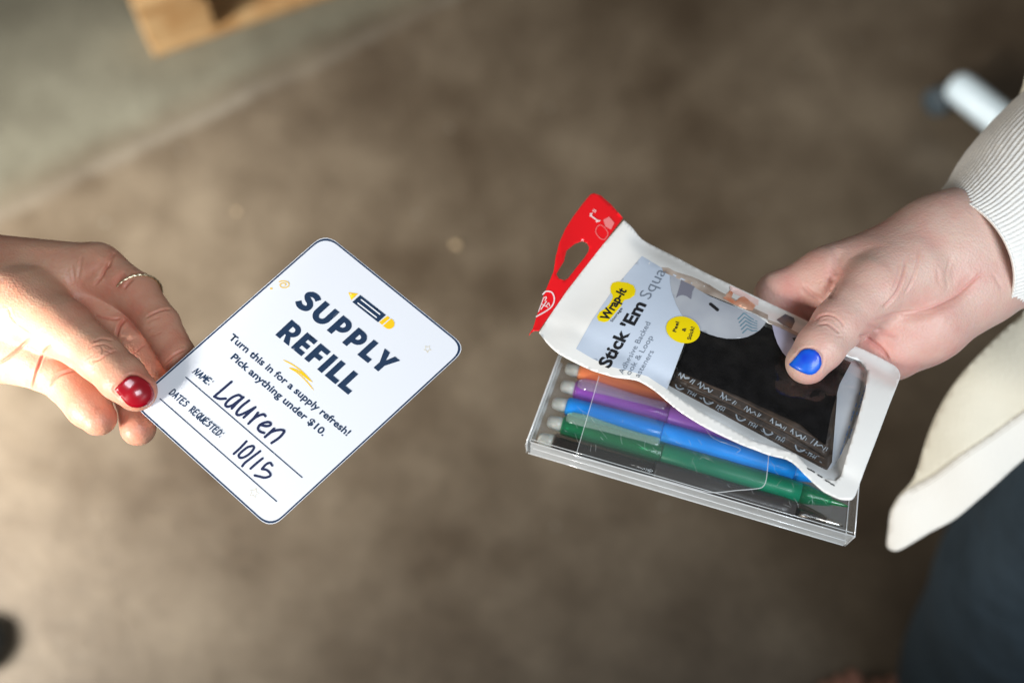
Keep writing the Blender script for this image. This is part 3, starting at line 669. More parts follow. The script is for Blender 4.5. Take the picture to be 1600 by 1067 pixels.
Rcr = [
 (q3([(215,595),(260,545),(300,500),(340,450),(375,430),(430,424),(495,440),(535,477),(562,530),(567,592),(546,645),(505,692)]),1.8,1.3,.5),
 (q3([(500,150),(540,95),(620,80),(700,100),(760,150),(800,210)]),1.6,1.7,.45), (q3([(560,125),(640,115),(700,150)]),1.2,.8,.25), (q3([(520,185),(600,170),(660,200),(710,240),(745,275)]),1.6,1.9,.5), (q3([(640,190),(700,230),(735,260)]),1.2,.9,.3), (q3([(700,310),(760,300),(800,330)]),1.4,.6,.2),
 (q7([(725,405),(715,480),(690,560),(650,610),(625,630)]),2.0,2.4,.6), (q7([(780,350),(775,440),(750,520),(715,580)]),2.0,1.4,.35), (q7([(700,430),(690,500),(665,560)]),1.6,.8,.25),
 (q7([(590,672),(680,660),(780,645),(860,620),(950,575),(1010,520),(1060,470)]),1.9,2.0,.7), (q7([(640,668),(780,650),(860,622),(950,570),(1020,500)]),8.0,3.6,.35), (q7([(580,680),(700,665),(800,655)]),1.6,1.4,.6),
 (q7([(860,460),(870,540)]),2.5,.8,.1), (q7([(925,400),(900,480),(905,560)]),2.5,.8,.1),
 (q7([(525,750),(570,770),(620,810),(660,860)]),2.2,2.8,.8), (q7([(525,750),(570,770),(620,810),(650,850)]),7,3,.4), (q7([(560,700),(620,730),(690,755)]),3.0,1.6,.4),
 (q7([(445,380),(430,450),(415,530),(395,590)]),7,4.0,.35), (q7([(280,530),(330,580),(380,600)]),3.0,1.6,.4), (q7([(400,500),(415,520)]),4.0,2.2,.4),
 (q7([(965,205),(1010,245)]),1.2,-.5,0), (q7([(1090,480),(1120,520),(1140,560)]),2.6,.9,.2),
]
Rsp = [(1250,450,50,.25),(1300,430,30,.15),(1290,590,30,.25),(1270,600,28,.18),(1240,480,40,.35),(1480,560,60,.16),(1420,570,40,.25),(1370,540,30,.55),(1540,440,40,.12),(1460,500,50,.12),(1290,480,40,.08),(1350,330,60,.15)]
zr = bvh_z(RV, RQ)
RV, Rf = carve(RV, RQ, Rcr, Rsp)
M_skinR = skin_material('fair_skin_pink', (0.64, 0.448, 0.380), (0.60, 0.27, 0.235))
personR = empty('person', floor_pt(1430, 1120), 'person in cream sweater and dark trousers whose hand with blue thumbnail holds the packets', 'person')
hand_obj('body', RV, RQ, Rf, M_skinR, personR)
M_blue = mat('blue_nail_polish', (0.003, 0.045, 0.60), 0.38, 0.5, coat=0.3, noise=(130, (0.0, 0.13, 0.68), 2), bump=(260, 0.25, 0.0004))
nail('fingernail', q3([(215,595),(260,550),(300,505),(340,455),(375,435),(430,430),(490,445),(530,480),(555,530),(560,590),(540,640),(500,685),(455,705),(410,702),(350,680),(290,650),(240,620)]), zr, M_blue, personR, lift=0.6, tax=(-.62, .78), label='thumbnail painted matte blue')


# ------------------------------------------------------------------ clear pen case with five pens
nC = np.array([0.0, 0.46, 0.888]); zk = plane_z(1100, 640, -62, nC)
def cpt(x, y): return cam_pt(x, y, float(zk(x, y)))
FBL, FBR, FTL, FTR = cpt(823.5, 689), cpt(1335.5, 838), cpt(877, 545), cpt(1349, 672)
TH = 50.0
def CP(u, v, w): return (FBL*(1-u)+FBR*u)*(1-v)+(FTL*(1-u)+FTR*u)*v-nC*TH*(1-w)
M_case = clear('case_plastic', (0.985, 0.99, 0.99), 0.005, 0.05, bump=(45, 0.25, 0.002), minr=0.016, maxr=0.55)
M_casew = clear('case_side_plastic', (0.95, 0.96, 0.96), 0.36, 0.14, bump=(70, 0.5, 0.003), minr=0.08, maxr=0.6)
M_caser = clear('case_edge_plastic', (0.97, 0.98, 0.98), 0.55, 0.1, hazecol=(0.93, 0.95, 0.97), minr=0.15, maxr=0.8)
case = empty('pen_case', c2w(CP(.5, .5, 0)), 'flat clear plastic pen case of five coloured pens, lying under the packet of fasteners', 'pen case')
def wall(name, fn, m, na=2, nb=2, th=0.9, nrm=None):
    """thin wall: fn(a,b) in camera units over the unit square"""
    g = np.array([[fn(a, b) for b in np.linspace(0, 1, nb)] for a in np.linspace(0, 1, na)]); e1 = g[-1, 0]-g[0, 0]; e2 = g[0, -1]-g[0, 0]
    n = np.cross(e1, e2); n /= np.linalg.norm(n); A = g.reshape(-1, 3)+n*th/2; B = g.reshape(-1, 3)-n*th/2; k = na*nb
    f = [[i*nb+j, (i+1)*nb+j, (i+1)*nb+j+1, i*nb+j+1] for i in range(na-1) for j in range(nb-1)]
    f2 = [[q+k for q in t[::-1]] for t in f]; rim = [i*nb for i in range(na)]+[(na-1)*nb+j for j in range(1, nb)]+[i*nb+nb-1 for i in range(na-2, -1, -1)]+[j for j in range(nb-2, 0, -1)]
    sd = [[rim[i], rim[i]+k, rim[(i+1) % len(rim)]+k, rim[(i+1) % len(rim)]] for i in range(len(rim))]
    return mobj(name, c2w(np.concatenate([A, B])), f+f2+sd, m, case, smooth=False)
wall('front_panel', lambda a, b: CP(0.004+a*.992, .012+b*.976, 1), M_case)
wall('back_panel', lambda a, b: CP(0.004+a*.992, .012+b*.976, 0), clear('case_back_plastic', (0.97, 0.975, 0.975), 0.07, 0.2, minr=0.03, maxr=0.5))
wall('side_wall', lambda a, b: CP(.012+a*.984, 0.0+0.0*b, .02+b*.96), M_casew, th=1.2)
wall('side_wall', lambda a, b: CP(.012+a*.984, 1.0, .02+b*.96), M_case)
wall('end_wall', lambda a, b: CP(1.0, .02+a*.96, .02+b*.96), M_case)
# the left end is folded round: a rounded lip
def roundend(a, b): t = math.pi*(b-0.5); return CP(0.010-0.016*math.cos(t), .01+a*.98, 0.5+0.49*math.sin(t))
wall('end_wall', roundend, M_casew, na=2, nb=12, th=0.8)
def edge(name, p, q, r, m=M_caser, par=None): 
    P = [p+(q-p)*t for t in np.linspace(0, 1, 5)]; v, f = tube(c2w(np.array(P)), [r*U]*5, n=8, flat=(0.3, 0.2, 0.9)); return mobj(name, v, f, m, par or case)
edge('rim', CP(.01, 0, 1), CP(1, 0, 1), 1.0); edge('rim', CP(.012, 0.028, 1), CP(.995, 0.028, 1), 0.7)
edge('rim', CP(.005, 0, 0), CP(.995, 0, 0), 1.4); edge('rim', CP(1, 0, 1), CP(1, 1, 1), 1.1); edge('rim', CP(1, 0, 0), CP(1, 0, 1), 1.3)
edge('rim', CP(0.0, 0, 1), CP(0.0, 1, 1), 1.5); edge('rim', CP(1, 0, 0), CP(1, 1, 0), 1.0); edge('rim', CP(-0.004, 0.02, 0.5), CP(-0.004, 1, 0.5), 1.3)
edge('rim', CP(.02, -.004, .55), CP(.99, -.004, .45), 0.8); edge('rim', CP(0, 0, 1), CP(0, 0, 0), 1.3)
# closing tongue on the front, with a visible cut edge
tongue = [(936, 588), (899, 714), (930, 721), (1000, 740), (1060, 756), (1109, 769), (1150, 766), (1184, 763), (1193, 759), (1197, 750), (1199, 735), (1203, 690), (1205, 640), (1100, 600), (1000, 585)]
zk1 = lambda x, y: zk(x, y)
M_tong = clear('tongue_plastic', (0.98, 0.985, 0.985), 0.014, 0.06, bump=(60, 0.3, 0.002), minr=0.014, maxr=0.4)
fp = sheet('closing_tongue', tongue, zk1, 3.0, M_tong, case, step=30, thick=0.8, smooth=False)
for seg, w in (([(936, 588), (920, 643), (899, 714)], 1.0), ([(899, 714), (930, 721), (1000, 740), (1060, 756), (1109, 769), (1150, 766), (1184, 763), (1193, 759), (1197, 750), (1199, 735), (1203, 690)], 1.5)):
    ink('tongue_edge', [ribbon(seg, w, smooth=4)], zk1, 3.6, M_caser, case)
# fine scratches in the plastic
sc = []
for i in range(46):
    u, v = rngg.uniform(.03, .97), rngg.uniform(.02, .5); p = CP(u, v, 1); x = 800+F*p[0]/-p[2]; y = 533.5-F*p[1]/-p[2]; a = rngg.normal(1.2, .5); L_ = rngg.uniform(4, 22)
    sc.append(ribbon([(x, y), (x+L_*.5*math.cos(a)+rngg.normal(), y+L_*.5*math.sin(a)), (x+L_*math.cos(a), y+L_*math.sin(a))], rngg.uniform(.25, .5), taper=True))
sc.append(ribbon([(1102, 668), (1110, 680), (1122, 688), (1135, 692)], .9)); sc.append(ribbon([(1126, 690), (1148, 697), (1157, 702), (1151, 707)], .9))
ink('scratches', sc, zk1, 4.2, clear('scratch', (1, 1, 1), 0.30, 0.3), case, kind='stuff')
# pens
def lathe(p, q, prof, n=28, flatref=(0, 0, 1)):
    p, q = np.asarray(p), np.asarray(q); ax = q-p; L_ = np.linalg.norm(ax); ax /= L_; a = np.cross(nC, ax); a /= np.linalg.norm(a); b = np.cross(ax, a); V = []; 
    for t, r in prof:
        for k in range(n): th = 2*math.pi*k/n; V.append(p+ax*t*L_+a*r*math.cos(th)+b*r*math.sin(th))
    m = len(prof); f = [[i*n+k, i*n+(k+1) % n, (i+1)*n+(k+1) % n, (i+1)*n+k] for i in range(m-1) for k in range(n)]; f.append(list(range(n))[::-1]); f.append([(m-1)*n+k for k in range(n)])
    return c2w(np.array(V)), f
M_knob = mat('eraser_rubber', (0.47, 0.47, 0.43), 0.35, 0.5, sss=0.3)
M_metal = mat('pen_tip_metal', (0.6, 0.6, 0.58), 0.25, 0.5, metal=1.0)
specs = [('black', .115, (0.62, 0.58, 0.55), (0.030, 0.026, 0.024), (0.040, 0.034, 0.032), 0.05, 'clear smoky black pen along the lower edge of the pen case'),
         ('green', .305, (0.20, 0.95, 0.55), (0.0, 0.15, 0.035), (0.0, 0.17, 0.085), 0.40, 'green pen with a clear clip in the pen case, above the black one'),
         ('blue', .50, (0.02, 0.60, 1.0), (0.0, 0.26, 0.86), (0.0, 0.29, 0.90), 0.6, 'bright blue pen in the middle of the pen case'),
         ('purple', .695, (0.85, 0.50, 0.90), (0.30, 0.06, 0.42), (0.32, 0.10, 0.48), 0.40, 'purple pen with a clear clip between the blue and the orange pen'),
         ('orange', .885, (1.0, 0.55, 0.25), (1.0, 0.24, 0.05), (1.0, 0.26, 0.10), 0.6, 'orange pen nearest the red header in the pen case')]
for nm, v, tint, core, solid, hz, lab in specs:
    u0, u1 = {'black': (.024, .975), 'green': (.034, .985), 'blue': (.028, .955), 'purple': (.035, .96), 'orange': (.03, .95)}[nm]
    A = CP(u0, v, .52); B = CP(u1, v, .52); pen = empty('pen', c2w((A+B)/2), lab, 'pen', 'coloured pens inside the clear pen case')
    hc = tuple(min(1, c*1.25+.01) for c in solid)
    M_shell = clear(nm+'_shell_plastic', tint, hz, 0.06, hazecol=hc, minr=0.018, maxr=0.4, gloss=0.9)
    M_core = mat(nm+'_ink_core', core, 0.25, 0.5, coat=0.5)
    M_solid = mat(nm+'_grip_rubber', solid, 0.36, 0.3, coat=0.08, noise=(40, tuple(c*1.25 for c in solid), 2))
    R = 18.5
    pv, pf = lathe(A, B, [(0.0, 5.5), (.004, 8.5), (.010, 10.2), (.030, 11.6), (.052, 12.2)]); mobj('eraser', pv, pf, M_knob, pen)
    pv, pf = lathe(A, B, [(.050, 13.0), (.053, 15.2), (.060, 16.2), (.085, 16.6), (.30, R), (.385, R), (.388, R-.8)]); mobj('upper_barrel', pv, pf, M_shell, pen)
    pv, pf = lathe(A, B, [(.056, 9.0), (.075, 10.5), (.30, 11.0), (.388, 12.0)]); mobj('cartridge', pv, pf, M_core, pen)
    pv, pf = lathe(A, B, [(.389, R-1.4), (.392, R-.4), (.60, R), (.62, R-.6), (.80, R-.5), (.845, R-2)]); mobj('grip', pv, pf, M_solid, pen)
    pv, pf = lathe(A, B, [(.846, R-2.2), (.87, R-3), (.93, 9.5), (.945, 8.0)]); mobj('nose_cone', pv, pf, M_shell if nm != 'blue' else M_solid, pen)
    pv, pf = lathe(A, B, [(.84, 8), (.93, 6.5), (.955, 5.0), (.985, 3.0), (1.0, 1.5)]); mobj('tip', pv, pf, M_metal if nm == 'black' else M_core, pen)
    if nm in ('green', 'purple'):
        ax = (B-A); L_ = np.linalg.norm(ax); ax /= L_; side = np.cross(nC, ax)*(-1 if nm == 'green' else -1)
        offs = {'green': -9.0, 'purple': -4.0}[nm]; cl = []; rad = []
        for t, wd, hh in ((.060, 7, 15.5), (.075, 10, 19), (.12, 11, 21.5), (.18, 9, 20.5), (.25, 7.5, 19.5), (.32, 6.5, 20), (.365, 7.5, 20.5), (.372, 6.5, 20)):
            dn = np.cross(ax, nC); cl.append(c2w(A+ax*L_*t+nC*hh-dn*offs*(-1))); rad.append((wd*U, 2.3*U))
        pv, pf = tube(cl, rad, n=16, flat=R3 @ nC); 
        M_clip = clear(nm+'_clip_plastic', tuple(.5+.5*c for c in tint), 0.20, 0.05, hazecol=(.8, .95, .9) if nm == 'green' else (.85, .72, .9), minr=0.12, maxr=0.9)
        mobj('clip', pv, pf, M_clip, pen)


# ------------------------------------------------------------------ printed pouch of hook and loop squares
zp0 = plane_z(1137, 555, -6, nC)
E1 = np.array([.880, .474]); E2 = np.array([-.474, .880])
def sst(a): a = np.clip(a, 0, 1); return a*a*(3-2*a)
def zp(x, y):
    x = np.asarray(x, float); y = np.asarray(y, float); s = (x-1137)*E1[0]+(y-555)*E1[1]; t = (x-1137)*E2[0]+(y-555)*E2[1]
    z = zp0(x, y)
    body = sst((s+235)/70)*sst((300-s)/70)
    tb = np.clip((t+74)/150, 0, 1)                       # 0 at the upper fold, 1 at the lower seam
    z = z+body*(13*np.sin(np.pi*tb)**0.8*(t > -74)*(t < 76)-4)
    z = z-body*26*sst((-74-t)/24)                        # side gusset rolls away
    z = z+3.2*np.sin(s/27.0+0.6)*sst((t-55)/35)+1.6*np.sin(s/13.0)*sst((t-75)/20)   # rippled lower edge
    z = z+2.4*np.sin((s+0.9*t)/30.0)*sst((-120-s)/60)    # drawn in towards the header
    z = z+0.0022*np.clip(-250-s, 0, 200)**2+2.0*np.sin(t/24+.5)*sst((-240-s)/40)
    z = z+1.3*np.sin(s/21+t/33)*body*(t > -70)
    w = np.exp(-(((x-1262)/40)**2+((y-585)/34)**2)); return z-7*w
pouch = empty('packet', W(1137, 560, float(zp(1137, 560))-30), 'white packet with red hanging header and clear window, under the thumb with blue nail', 'packet')
M_wp = mat('white_packet_film', (0.80, 0.79, 0.765), 0.28, 0.5, coat=0.25, bump=(120, 0.12, 0.001))
M_lab = mat('label_print', (0.50, 0.57, 0.68), 0.26, 0.5, coat=0.3, bump=(90, 0.12, 0.001))
M_redp = mat('red_header_print', (0.78, 0.006, 0.012), 0.25, 0.5, coat=0.4, bump=(70, 0.15, 0.001))
M_blk = mat('black_print', (0.012, 0.013, 0.016), 0.35, 0.5)
M_gry = mat('grey_print', (0.16, 0.19, 0.24), 0.35, 0.5)
M_yelp = mat('yellow_label_print', (0.78, 0.60, 0.0), 0.3, 0.5)
M_pink = mat('pink_print', (0.80, 0.22, 0.22), 0.4, 0.5)
M_pw = mat('header_white_print', (0.82, 0.70, 0.70), 0.4, 0.5)
z4 = lambda p: Z(p, 4.444, 820, 300)
red = z4([(455,18),(480,9),(528,25),(600,88),(682,182),(540,370),(400,548),(290,690),(180,850),(97,966),(70,965),(45,978),(28,1000),(32,985),(55,950),(90,840),(130,720),(165,635),(200,550),(215,450),(240,350),(280,260),(340,165),(410,72)])
hole = z4([(345,362),(400,341),(430,353),(447,385),(442,412),(415,455),(370,510),(300,600),(275,613),(238,603),(219,572),(236,540),(272,482),(284,430),(290,408)])
low = [(842,520),(858,540),(875,554),(899,567),(925,579),(944,585),(962,590),(992,594),(1008,601),(1022,610),(1040,625),(1058,640),(1080,655),(1102,668),(1130,682),(1161,696),(1180,703),(1201,711),(1229,718),(1244,728),(1264,748),(1285,767),(1300,775),(1312,780),(1324,781.5),(1332,780),(1337,773)]
up = [(1352,732),(1372,680),(1390,632),(1405,594),(1406,583),(1401,574),(1392,568),(1360,551),(1320,533),(1260,501),(1220,482),(1180,463),(1140,444),(1100,425),(1060,404),(1030,389),(1003,374),(988,356),(975,344)]
bound = z4([(682,182),(540,370),(400,548),(290,690),(180,850),(97,966)])
body_out = [tuple(p) for p in catmull(low, 3)]+[tuple(p) for p in catmull(up, 3)]+bound[1:-1]
win = [(1098,452),(1085,490),(1072,529),(1058,567),(1042.5,608),(1066,625),(1100,646),(1140,668),(1175,688),(1215,700),(1243,709),(1262,729),(1290,748),(1306,751),(1314,744),(1322,715),(1336,670),(1352,610),(1356,580),(1345,565),(1310,552),(1262,530),(1200,505),(1150,479)]
sheet('hang_header', red, zp, 0, M_redp, pouch, holes=[hole], step=6, thick=1.0)
sheet('front_panel', body_out, zp, 0, M_wp, pouch, holes=[win], step=5, thick=0.8)
def zb(x, y):
    x = np.asarray(x, float); y = np.asarray(y, float); s = (x-1137)*E1[0]+(y-555)*E1[1]; t = (x-1137)*E2[0]+(y-555)*E2[1]
    m = sst((s+190)/60)*sst((255-s)/40)*sst((t+104)/26)*sst((100-t)/26); return zp(x, y)-1.5-24*m
sheet('back_panel', body_out, zb, 0, M_wp, pouch, step=5, thick=0.8)
label = [(1003,400),(1043,424),(1100,451),(1085,490),(1072,529),(1042.5,608),(1030,600),(1012,588),(985,580),(955,573),(925,560),(900,545),(925,500),(960,450)]
sheet('label_panel', label, zp, 0.5, M_lab, pouch, step=6)
film = clear('packet_window_film', (0.97, 0.98, 0.99), 0.001, 0.09, bump=(48, 0.9, 0.006), minr=0.004, maxr=0.6)
sheet('window', win, zp, 0.0, film, pouch, step=5, thick=0.4)
# print on header
zt = lambda name, parts, m, off=0.9: ink(name, parts, zp, off, m, pouch)
zt('size_lettering', [text2d('1"', (936.0, 346.2), (-.50, -.866) if False else (.16, -.99), (-.95, -.30), 1, 1)], M_redp, -0.5) if False else None
zt('size_lettering', [ribbon(z4(p), 2.0, smooth=0) for p in ([(455,152),(462,168),(510,203)], [(497,206),(520,200)], [(455,168),(466,150)])]+[ribbon(z4(p), 1.0, smooth=0) for p in ([(470,130),(490,142)], [(478,122),(496,133)])], M_pw)
zt('square_symbol', [ribbon(z4([(505,240),(535,232),(578,285),(552,330),(515,315),(492,275)]), 1.0, smooth=3, closed=True)], M_pink)
zt('filled_square_symbol', [cdt(z4([(545,195),(585,172),(622,215),(598,262),(560,240)]), step=6)], M_pink)
zt('heart_symbol', [ribbon(z4([(80,865),(150,825),(190,790),(205,745),(190,700),(150,690),(125,710)]), 2.0), ribbon(z4([(95,830),(110,790),(130,735)]), 1.3), ribbon(z4([(112,815),(150,760)]), 1.6, smooth=0), ribbon(z4([(120,780),(160,800)]), 1.2, smooth=0), ribbon(z4([(130,735),(150,730),(140,755)]), 1.3), ribbon(z4([(150,790),(165,770),(172,790)]), 1.2)], M_pw)
# brand patch and lettering
zq = lambda p: Z(p, 5.93, 925, 420)
zt('yellow_patch', [cdt(zq([(45,445),(70,400),(120,370),(160,325),(192,270),(190,245),(175,220),(170,170),(190,130),(240,118),(330,130),(385,155),(405,200),(395,245),(350,278),(300,290),(285,310),(272,345),(235,385),(190,440),(150,485),(110,495),(60,482)]), step=5)], M_yelp, 0.9)
upv = (-.925, -.38)
zt('brand_lettering', [text2d('Wrap-It', (949.0, 502.0), (.535, -.845), (-.90, -.43), 57, 13.5, 0.035)], M_blk, 1.3)
zt('storage_lettering', [text2d('Storage', (956.5, 503.5), (.61, -.79), (-.85, -.52), 27, 4.2, 0.01)], M_blk, 0.9)
zt('title_lettering', [text2d("Stick 'Em", (951.5, 576.0), (.504, -.864), upv, 116, 19.5, 0.035)], M_blk, 0.9)
zt('title_light_lettering', [text2d('Squa', (1014.5, 468.5), (.52, -.854), upv, 52, 18.5, -0.004)], M_gry, 0.9)
zt('small_lettering', [text2d('Adhesive Backed', (973.5, 585.0), (.475, -.88), (-.93, -.36), 91, 8.6), text2d('ook & Loop', (984.5, 586.5), (.52, -.855), (-.93, -.36), 70, 8.6), text2d('asteners', (998.5, 590), (.50, -.866), (-.93, -.36), 47, 8.6)], M_gry, 0.9)
# printed picture circles
zr2 = lambda p: Z(p, 7.624, 1030, 400)
c1 = zr2([(125,215),(132,330),(150,430),(200,570),(262,690),(350,790),(490,888),(600,935),(700,965),(800,984),(900,985),(1000,975),(1060,960),(1140,920),(1200,880),(1250,825),(1272,785),(1160,705),(1000,640),(800,560),(600,478),(400,362),(270,290),(180,240)])
M_c1 = mat('grey_picture_print', (0.36, 0.38, 0.43), 0.3, 0.5, coat=0.3, noise=(60, (0.44, 0.46, 0.50), 2)); M_c1b = mat('dark_picture_print', (0.20, 0.20, 0.25), 0.35); M_teal = mat('teal_picture_print', (0.14, 0.25, 0.32), 0.35)
zt('picture_circle', [cdt(c1, step=6)], M_c1, 1.0)
zt('picture_shape', [cdt(zr2([(262,285),(425,365),(395,425),(380,515),(330,480),(280,465),(235,475),(200,500),(235,390)]), step=5)], M_c1b, 1.4)
zt('picture_slot', [ribbon(zr2([(612,572),(695,640)]), 5.0, smooth=0)], M_blk, 1.4)
hb = []
for i in range(5):
    o = 46*i; hb.append(ribbon(zr2([(940+i*14,750+o*.9),(1010+i*10,680+o),(1085+i*6,735+o*.85)]), 2.0, smooth=0)); hb.append(ribbon(zr2([(1085+i*6,735+o*.85),(1165,780+o*.6)]), 1.4, smooth=0))
zt('herringbone_picture', hb, M_teal, 1.4)
ce = []
c2 = [(1206.5,506),(1207.5,513),(1210,523),(1215,537),(1223,551),(1234,563),(1248,571),(1262,566),(1268,548),(1262,530)]
M_lav = mat('lavender_picture_print', (0.47, 0.45, 0.58), 0.3, 0.5, coat=0.3)
zt('picture_circle', [cdt(c2, step=6)], M_lav, 1.0)
zt('picture_shape', [cdt([(1238,528),(1248,526),(1256,534),(1250,541),(1243,537)], step=5)], M_blk, 1.4)
# yellow badge
a20 = math.radians(16); bad = [(1067.3+27*math.cos(t)*math.cos(a20)-20.5*math.sin(t)*math.sin(a20), 515.3+27*math.cos(t)*math.sin(a20)+20.5*math.sin(t)*math.cos(a20)) for t in np.linspace(0, 2*math.pi, 40)[:-1]]
zt('badge', [cdt(bad, step=5)], M_yelp, 2.0)
zt('badge_lettering', [text2d('Peel', (1056.2, 519.2), (.30, -.954), (-.96, -.28), 16.5, 5.6, 0.02), text2d('&', (1070.5, 518.5), (.30, -.954), (-.96, -.28), 6, 5.6, 0.02), text2d('Stick!', (1079.0, 531.5), (.30, -.954), (-.96, -.28), 21, 5.8, 0.02)], M_blk, 2.6)
# pictures wrapping over the gusset
M_or = mat('orange_picture_print', (0.62, 0.20, 0.10), 0.35, noise=(150, (0.80, 0.48, 0.34), 2)); M_brn = mat('brown_picture_print', (0.30, 0.22, 0.17), 0.35, noise=(120, (0.52, 0.44, 0.38), 2)); M_dk = mat('slate_picture_print', (0.10, 0.11, 0.15), 0.35, noise=(120, (0.2, 0.14, 0.09), 2))
M_pk = mat('pale_pink_picture_print', (0.80, 0.58, 0.54), 0.35)
zt('gusset_picture', [cdt(zr2([(30,135),(110,140),(190,185),(400,250),(480,285),(600,345),(720,420),(1000,560),(1296,700),(1296,760),(1150,690),(900,590),(700,505),(500,425),(300,310),(150,240),(50,190)]), step=6)], M_brn, 0.9)
zt('gusset_picture', [cdt(zr2([(840,350),(960,400),(1100,480),(1185,520),(1180,590),(1100,560),(960,480),(850,430)]), step=6)], M_pk, 1.1)
zt('gusset_picture', [cdt(zr2([(850,405),(800,455),(760,500),(900,580),(1050,640),(1110,650),(1150,590),(1080,530),(1010,480),(960,495),(910,540),(860,500),(880,440)]), step=4)], M_or, 1.4)
z36 = lambda p: Z(p, 6.668, 1200, 480)
zt('gusset_picture', [cdt(z36([(90,130),(180,70),(270,110),(280,150),(245,225),(160,185)]), step=4)], M_dk, 1.4)
zt('gusset_picture', [cdt(z36([(0,130),(90,160),(240,230),(380,300),(370,335),(200,250),(0,160)]), step=5)], M_brn, 1.2)
# seam lines pressed in the lower border
zt('fine_lettering', [text2d('NOT INTENDED FOR HEAVY LOADS', (1262, 732.5), (.82, .57), (.57, -.82), 44, 2.6, 0.01)], M_blk, 0.9) if False else None
mk = []
for i, (x, y) in enumerate([(1262,731.5),(1266,733.5),(1270,736),(1278,741.5),(1282,744),(1290,750),(1294,752),(1298,755),(1301,756.5)]): mk.append(ribbon([(x, y), (x+2.6, y+1.7)], 2.0, smooth=0))
zt('fine_lettering', mk, M_blk, 0.9)
# ---- contents: sheets of black squares, one above the other, and a pale liner
M_felt = mat('black_felt', (0.0035, 0.003, 0.003), 0.85, 0.05, noise=(160, (0.009, 0.008, 0.008), 3), bump=(700, 0.7, 0.0006))
M_back = mat('brown_black_backing', (0.022, 0.016, 0.013), 0.45, 0.4, noise=(120, (0.06, 0.038, 0.025), 3), bump=(300, 0.5, 0.0006))
M_mark = mat('white_backing_print', (0.33, 0.36, 0.39), 0.4)
M_liner = mat('grey_liner', (0.42, 0.45, 0.50), 0.4, 0.5, noise=(35, (0.60, 0.58, 0.57), 3), coat=0.3)
lin = empty('liner_card', W(1250, 640, float(zp(1250, 640))-22), 'pale printed liner at the right end of the packet behind the black squares', 'liner')
sheet('liner_sheet', [(1050,606),(1110,470),(1200,512),(1262,536),(1340,566),(1350,585),(1345,610),(1330,668),(1310,738),(1290,742),(1262,722),(1235,704),(1175,684),(1100,644),(1064,622)], lambda x, y: zp(x, y)-19, 0, M_liner, lin, step=8, thick=0.8)
ft = []; M_blu = mat('blue_fine_print', (0.20, 0.33, 0.60), 0.4)
for r in range(6):
    for k in range(26):
        if rngg.random() < .3: continue
        a = np.array([1306+r*6.5, 733-r*3.0]); dd = np.array([.30, -.954]); p = a+dd*(4+k*6.2+rngg.uniform(0, 2)); 
        if r < 2 and k > 20: continue
        ft.append(ribbon([p, p+dd*rngg.uniform(2, 4.5)], rngg.uniform(1.2, 2.4), smooth=0))
ink('fine_print', ft, lambda x, y: zp(x, y)-19, 0.4, M_blu, lin, kind='stuff')
sheets = [('top black felt sheet of fastener squares inside the packet window', [(1112,465),(1098,470),(1074,531),(1057,579),(1100,597),(1150,617),(1200,640),(1251,663),(1280,688),(1290,695),(1298,650),(1312,600),(1330,566),(1262,538),(1200,512),(1150,486)], -6, 5.0, M_felt),
  ('second fastener sheet showing white backing print below the felt sheet', [(1110,480),(1066,555),(1049,594),(1100,616),(1160,641),(1215,668),(1268,700),(1290,714),(1300,680),(1310,600),(1262,545),(1180,512)], -11.5, 4.0, M_back),
  ('lowest fastener sheet with white print along its bottom edge in the packet', [(1110,500),(1060,565),(1043.5,607),(1090,632),(1150,663),(1205,690),(1262,724),(1290,738),(1300,722),(1308,620),(1262,560),(1180,530)], -16, 3.5, M_back)]
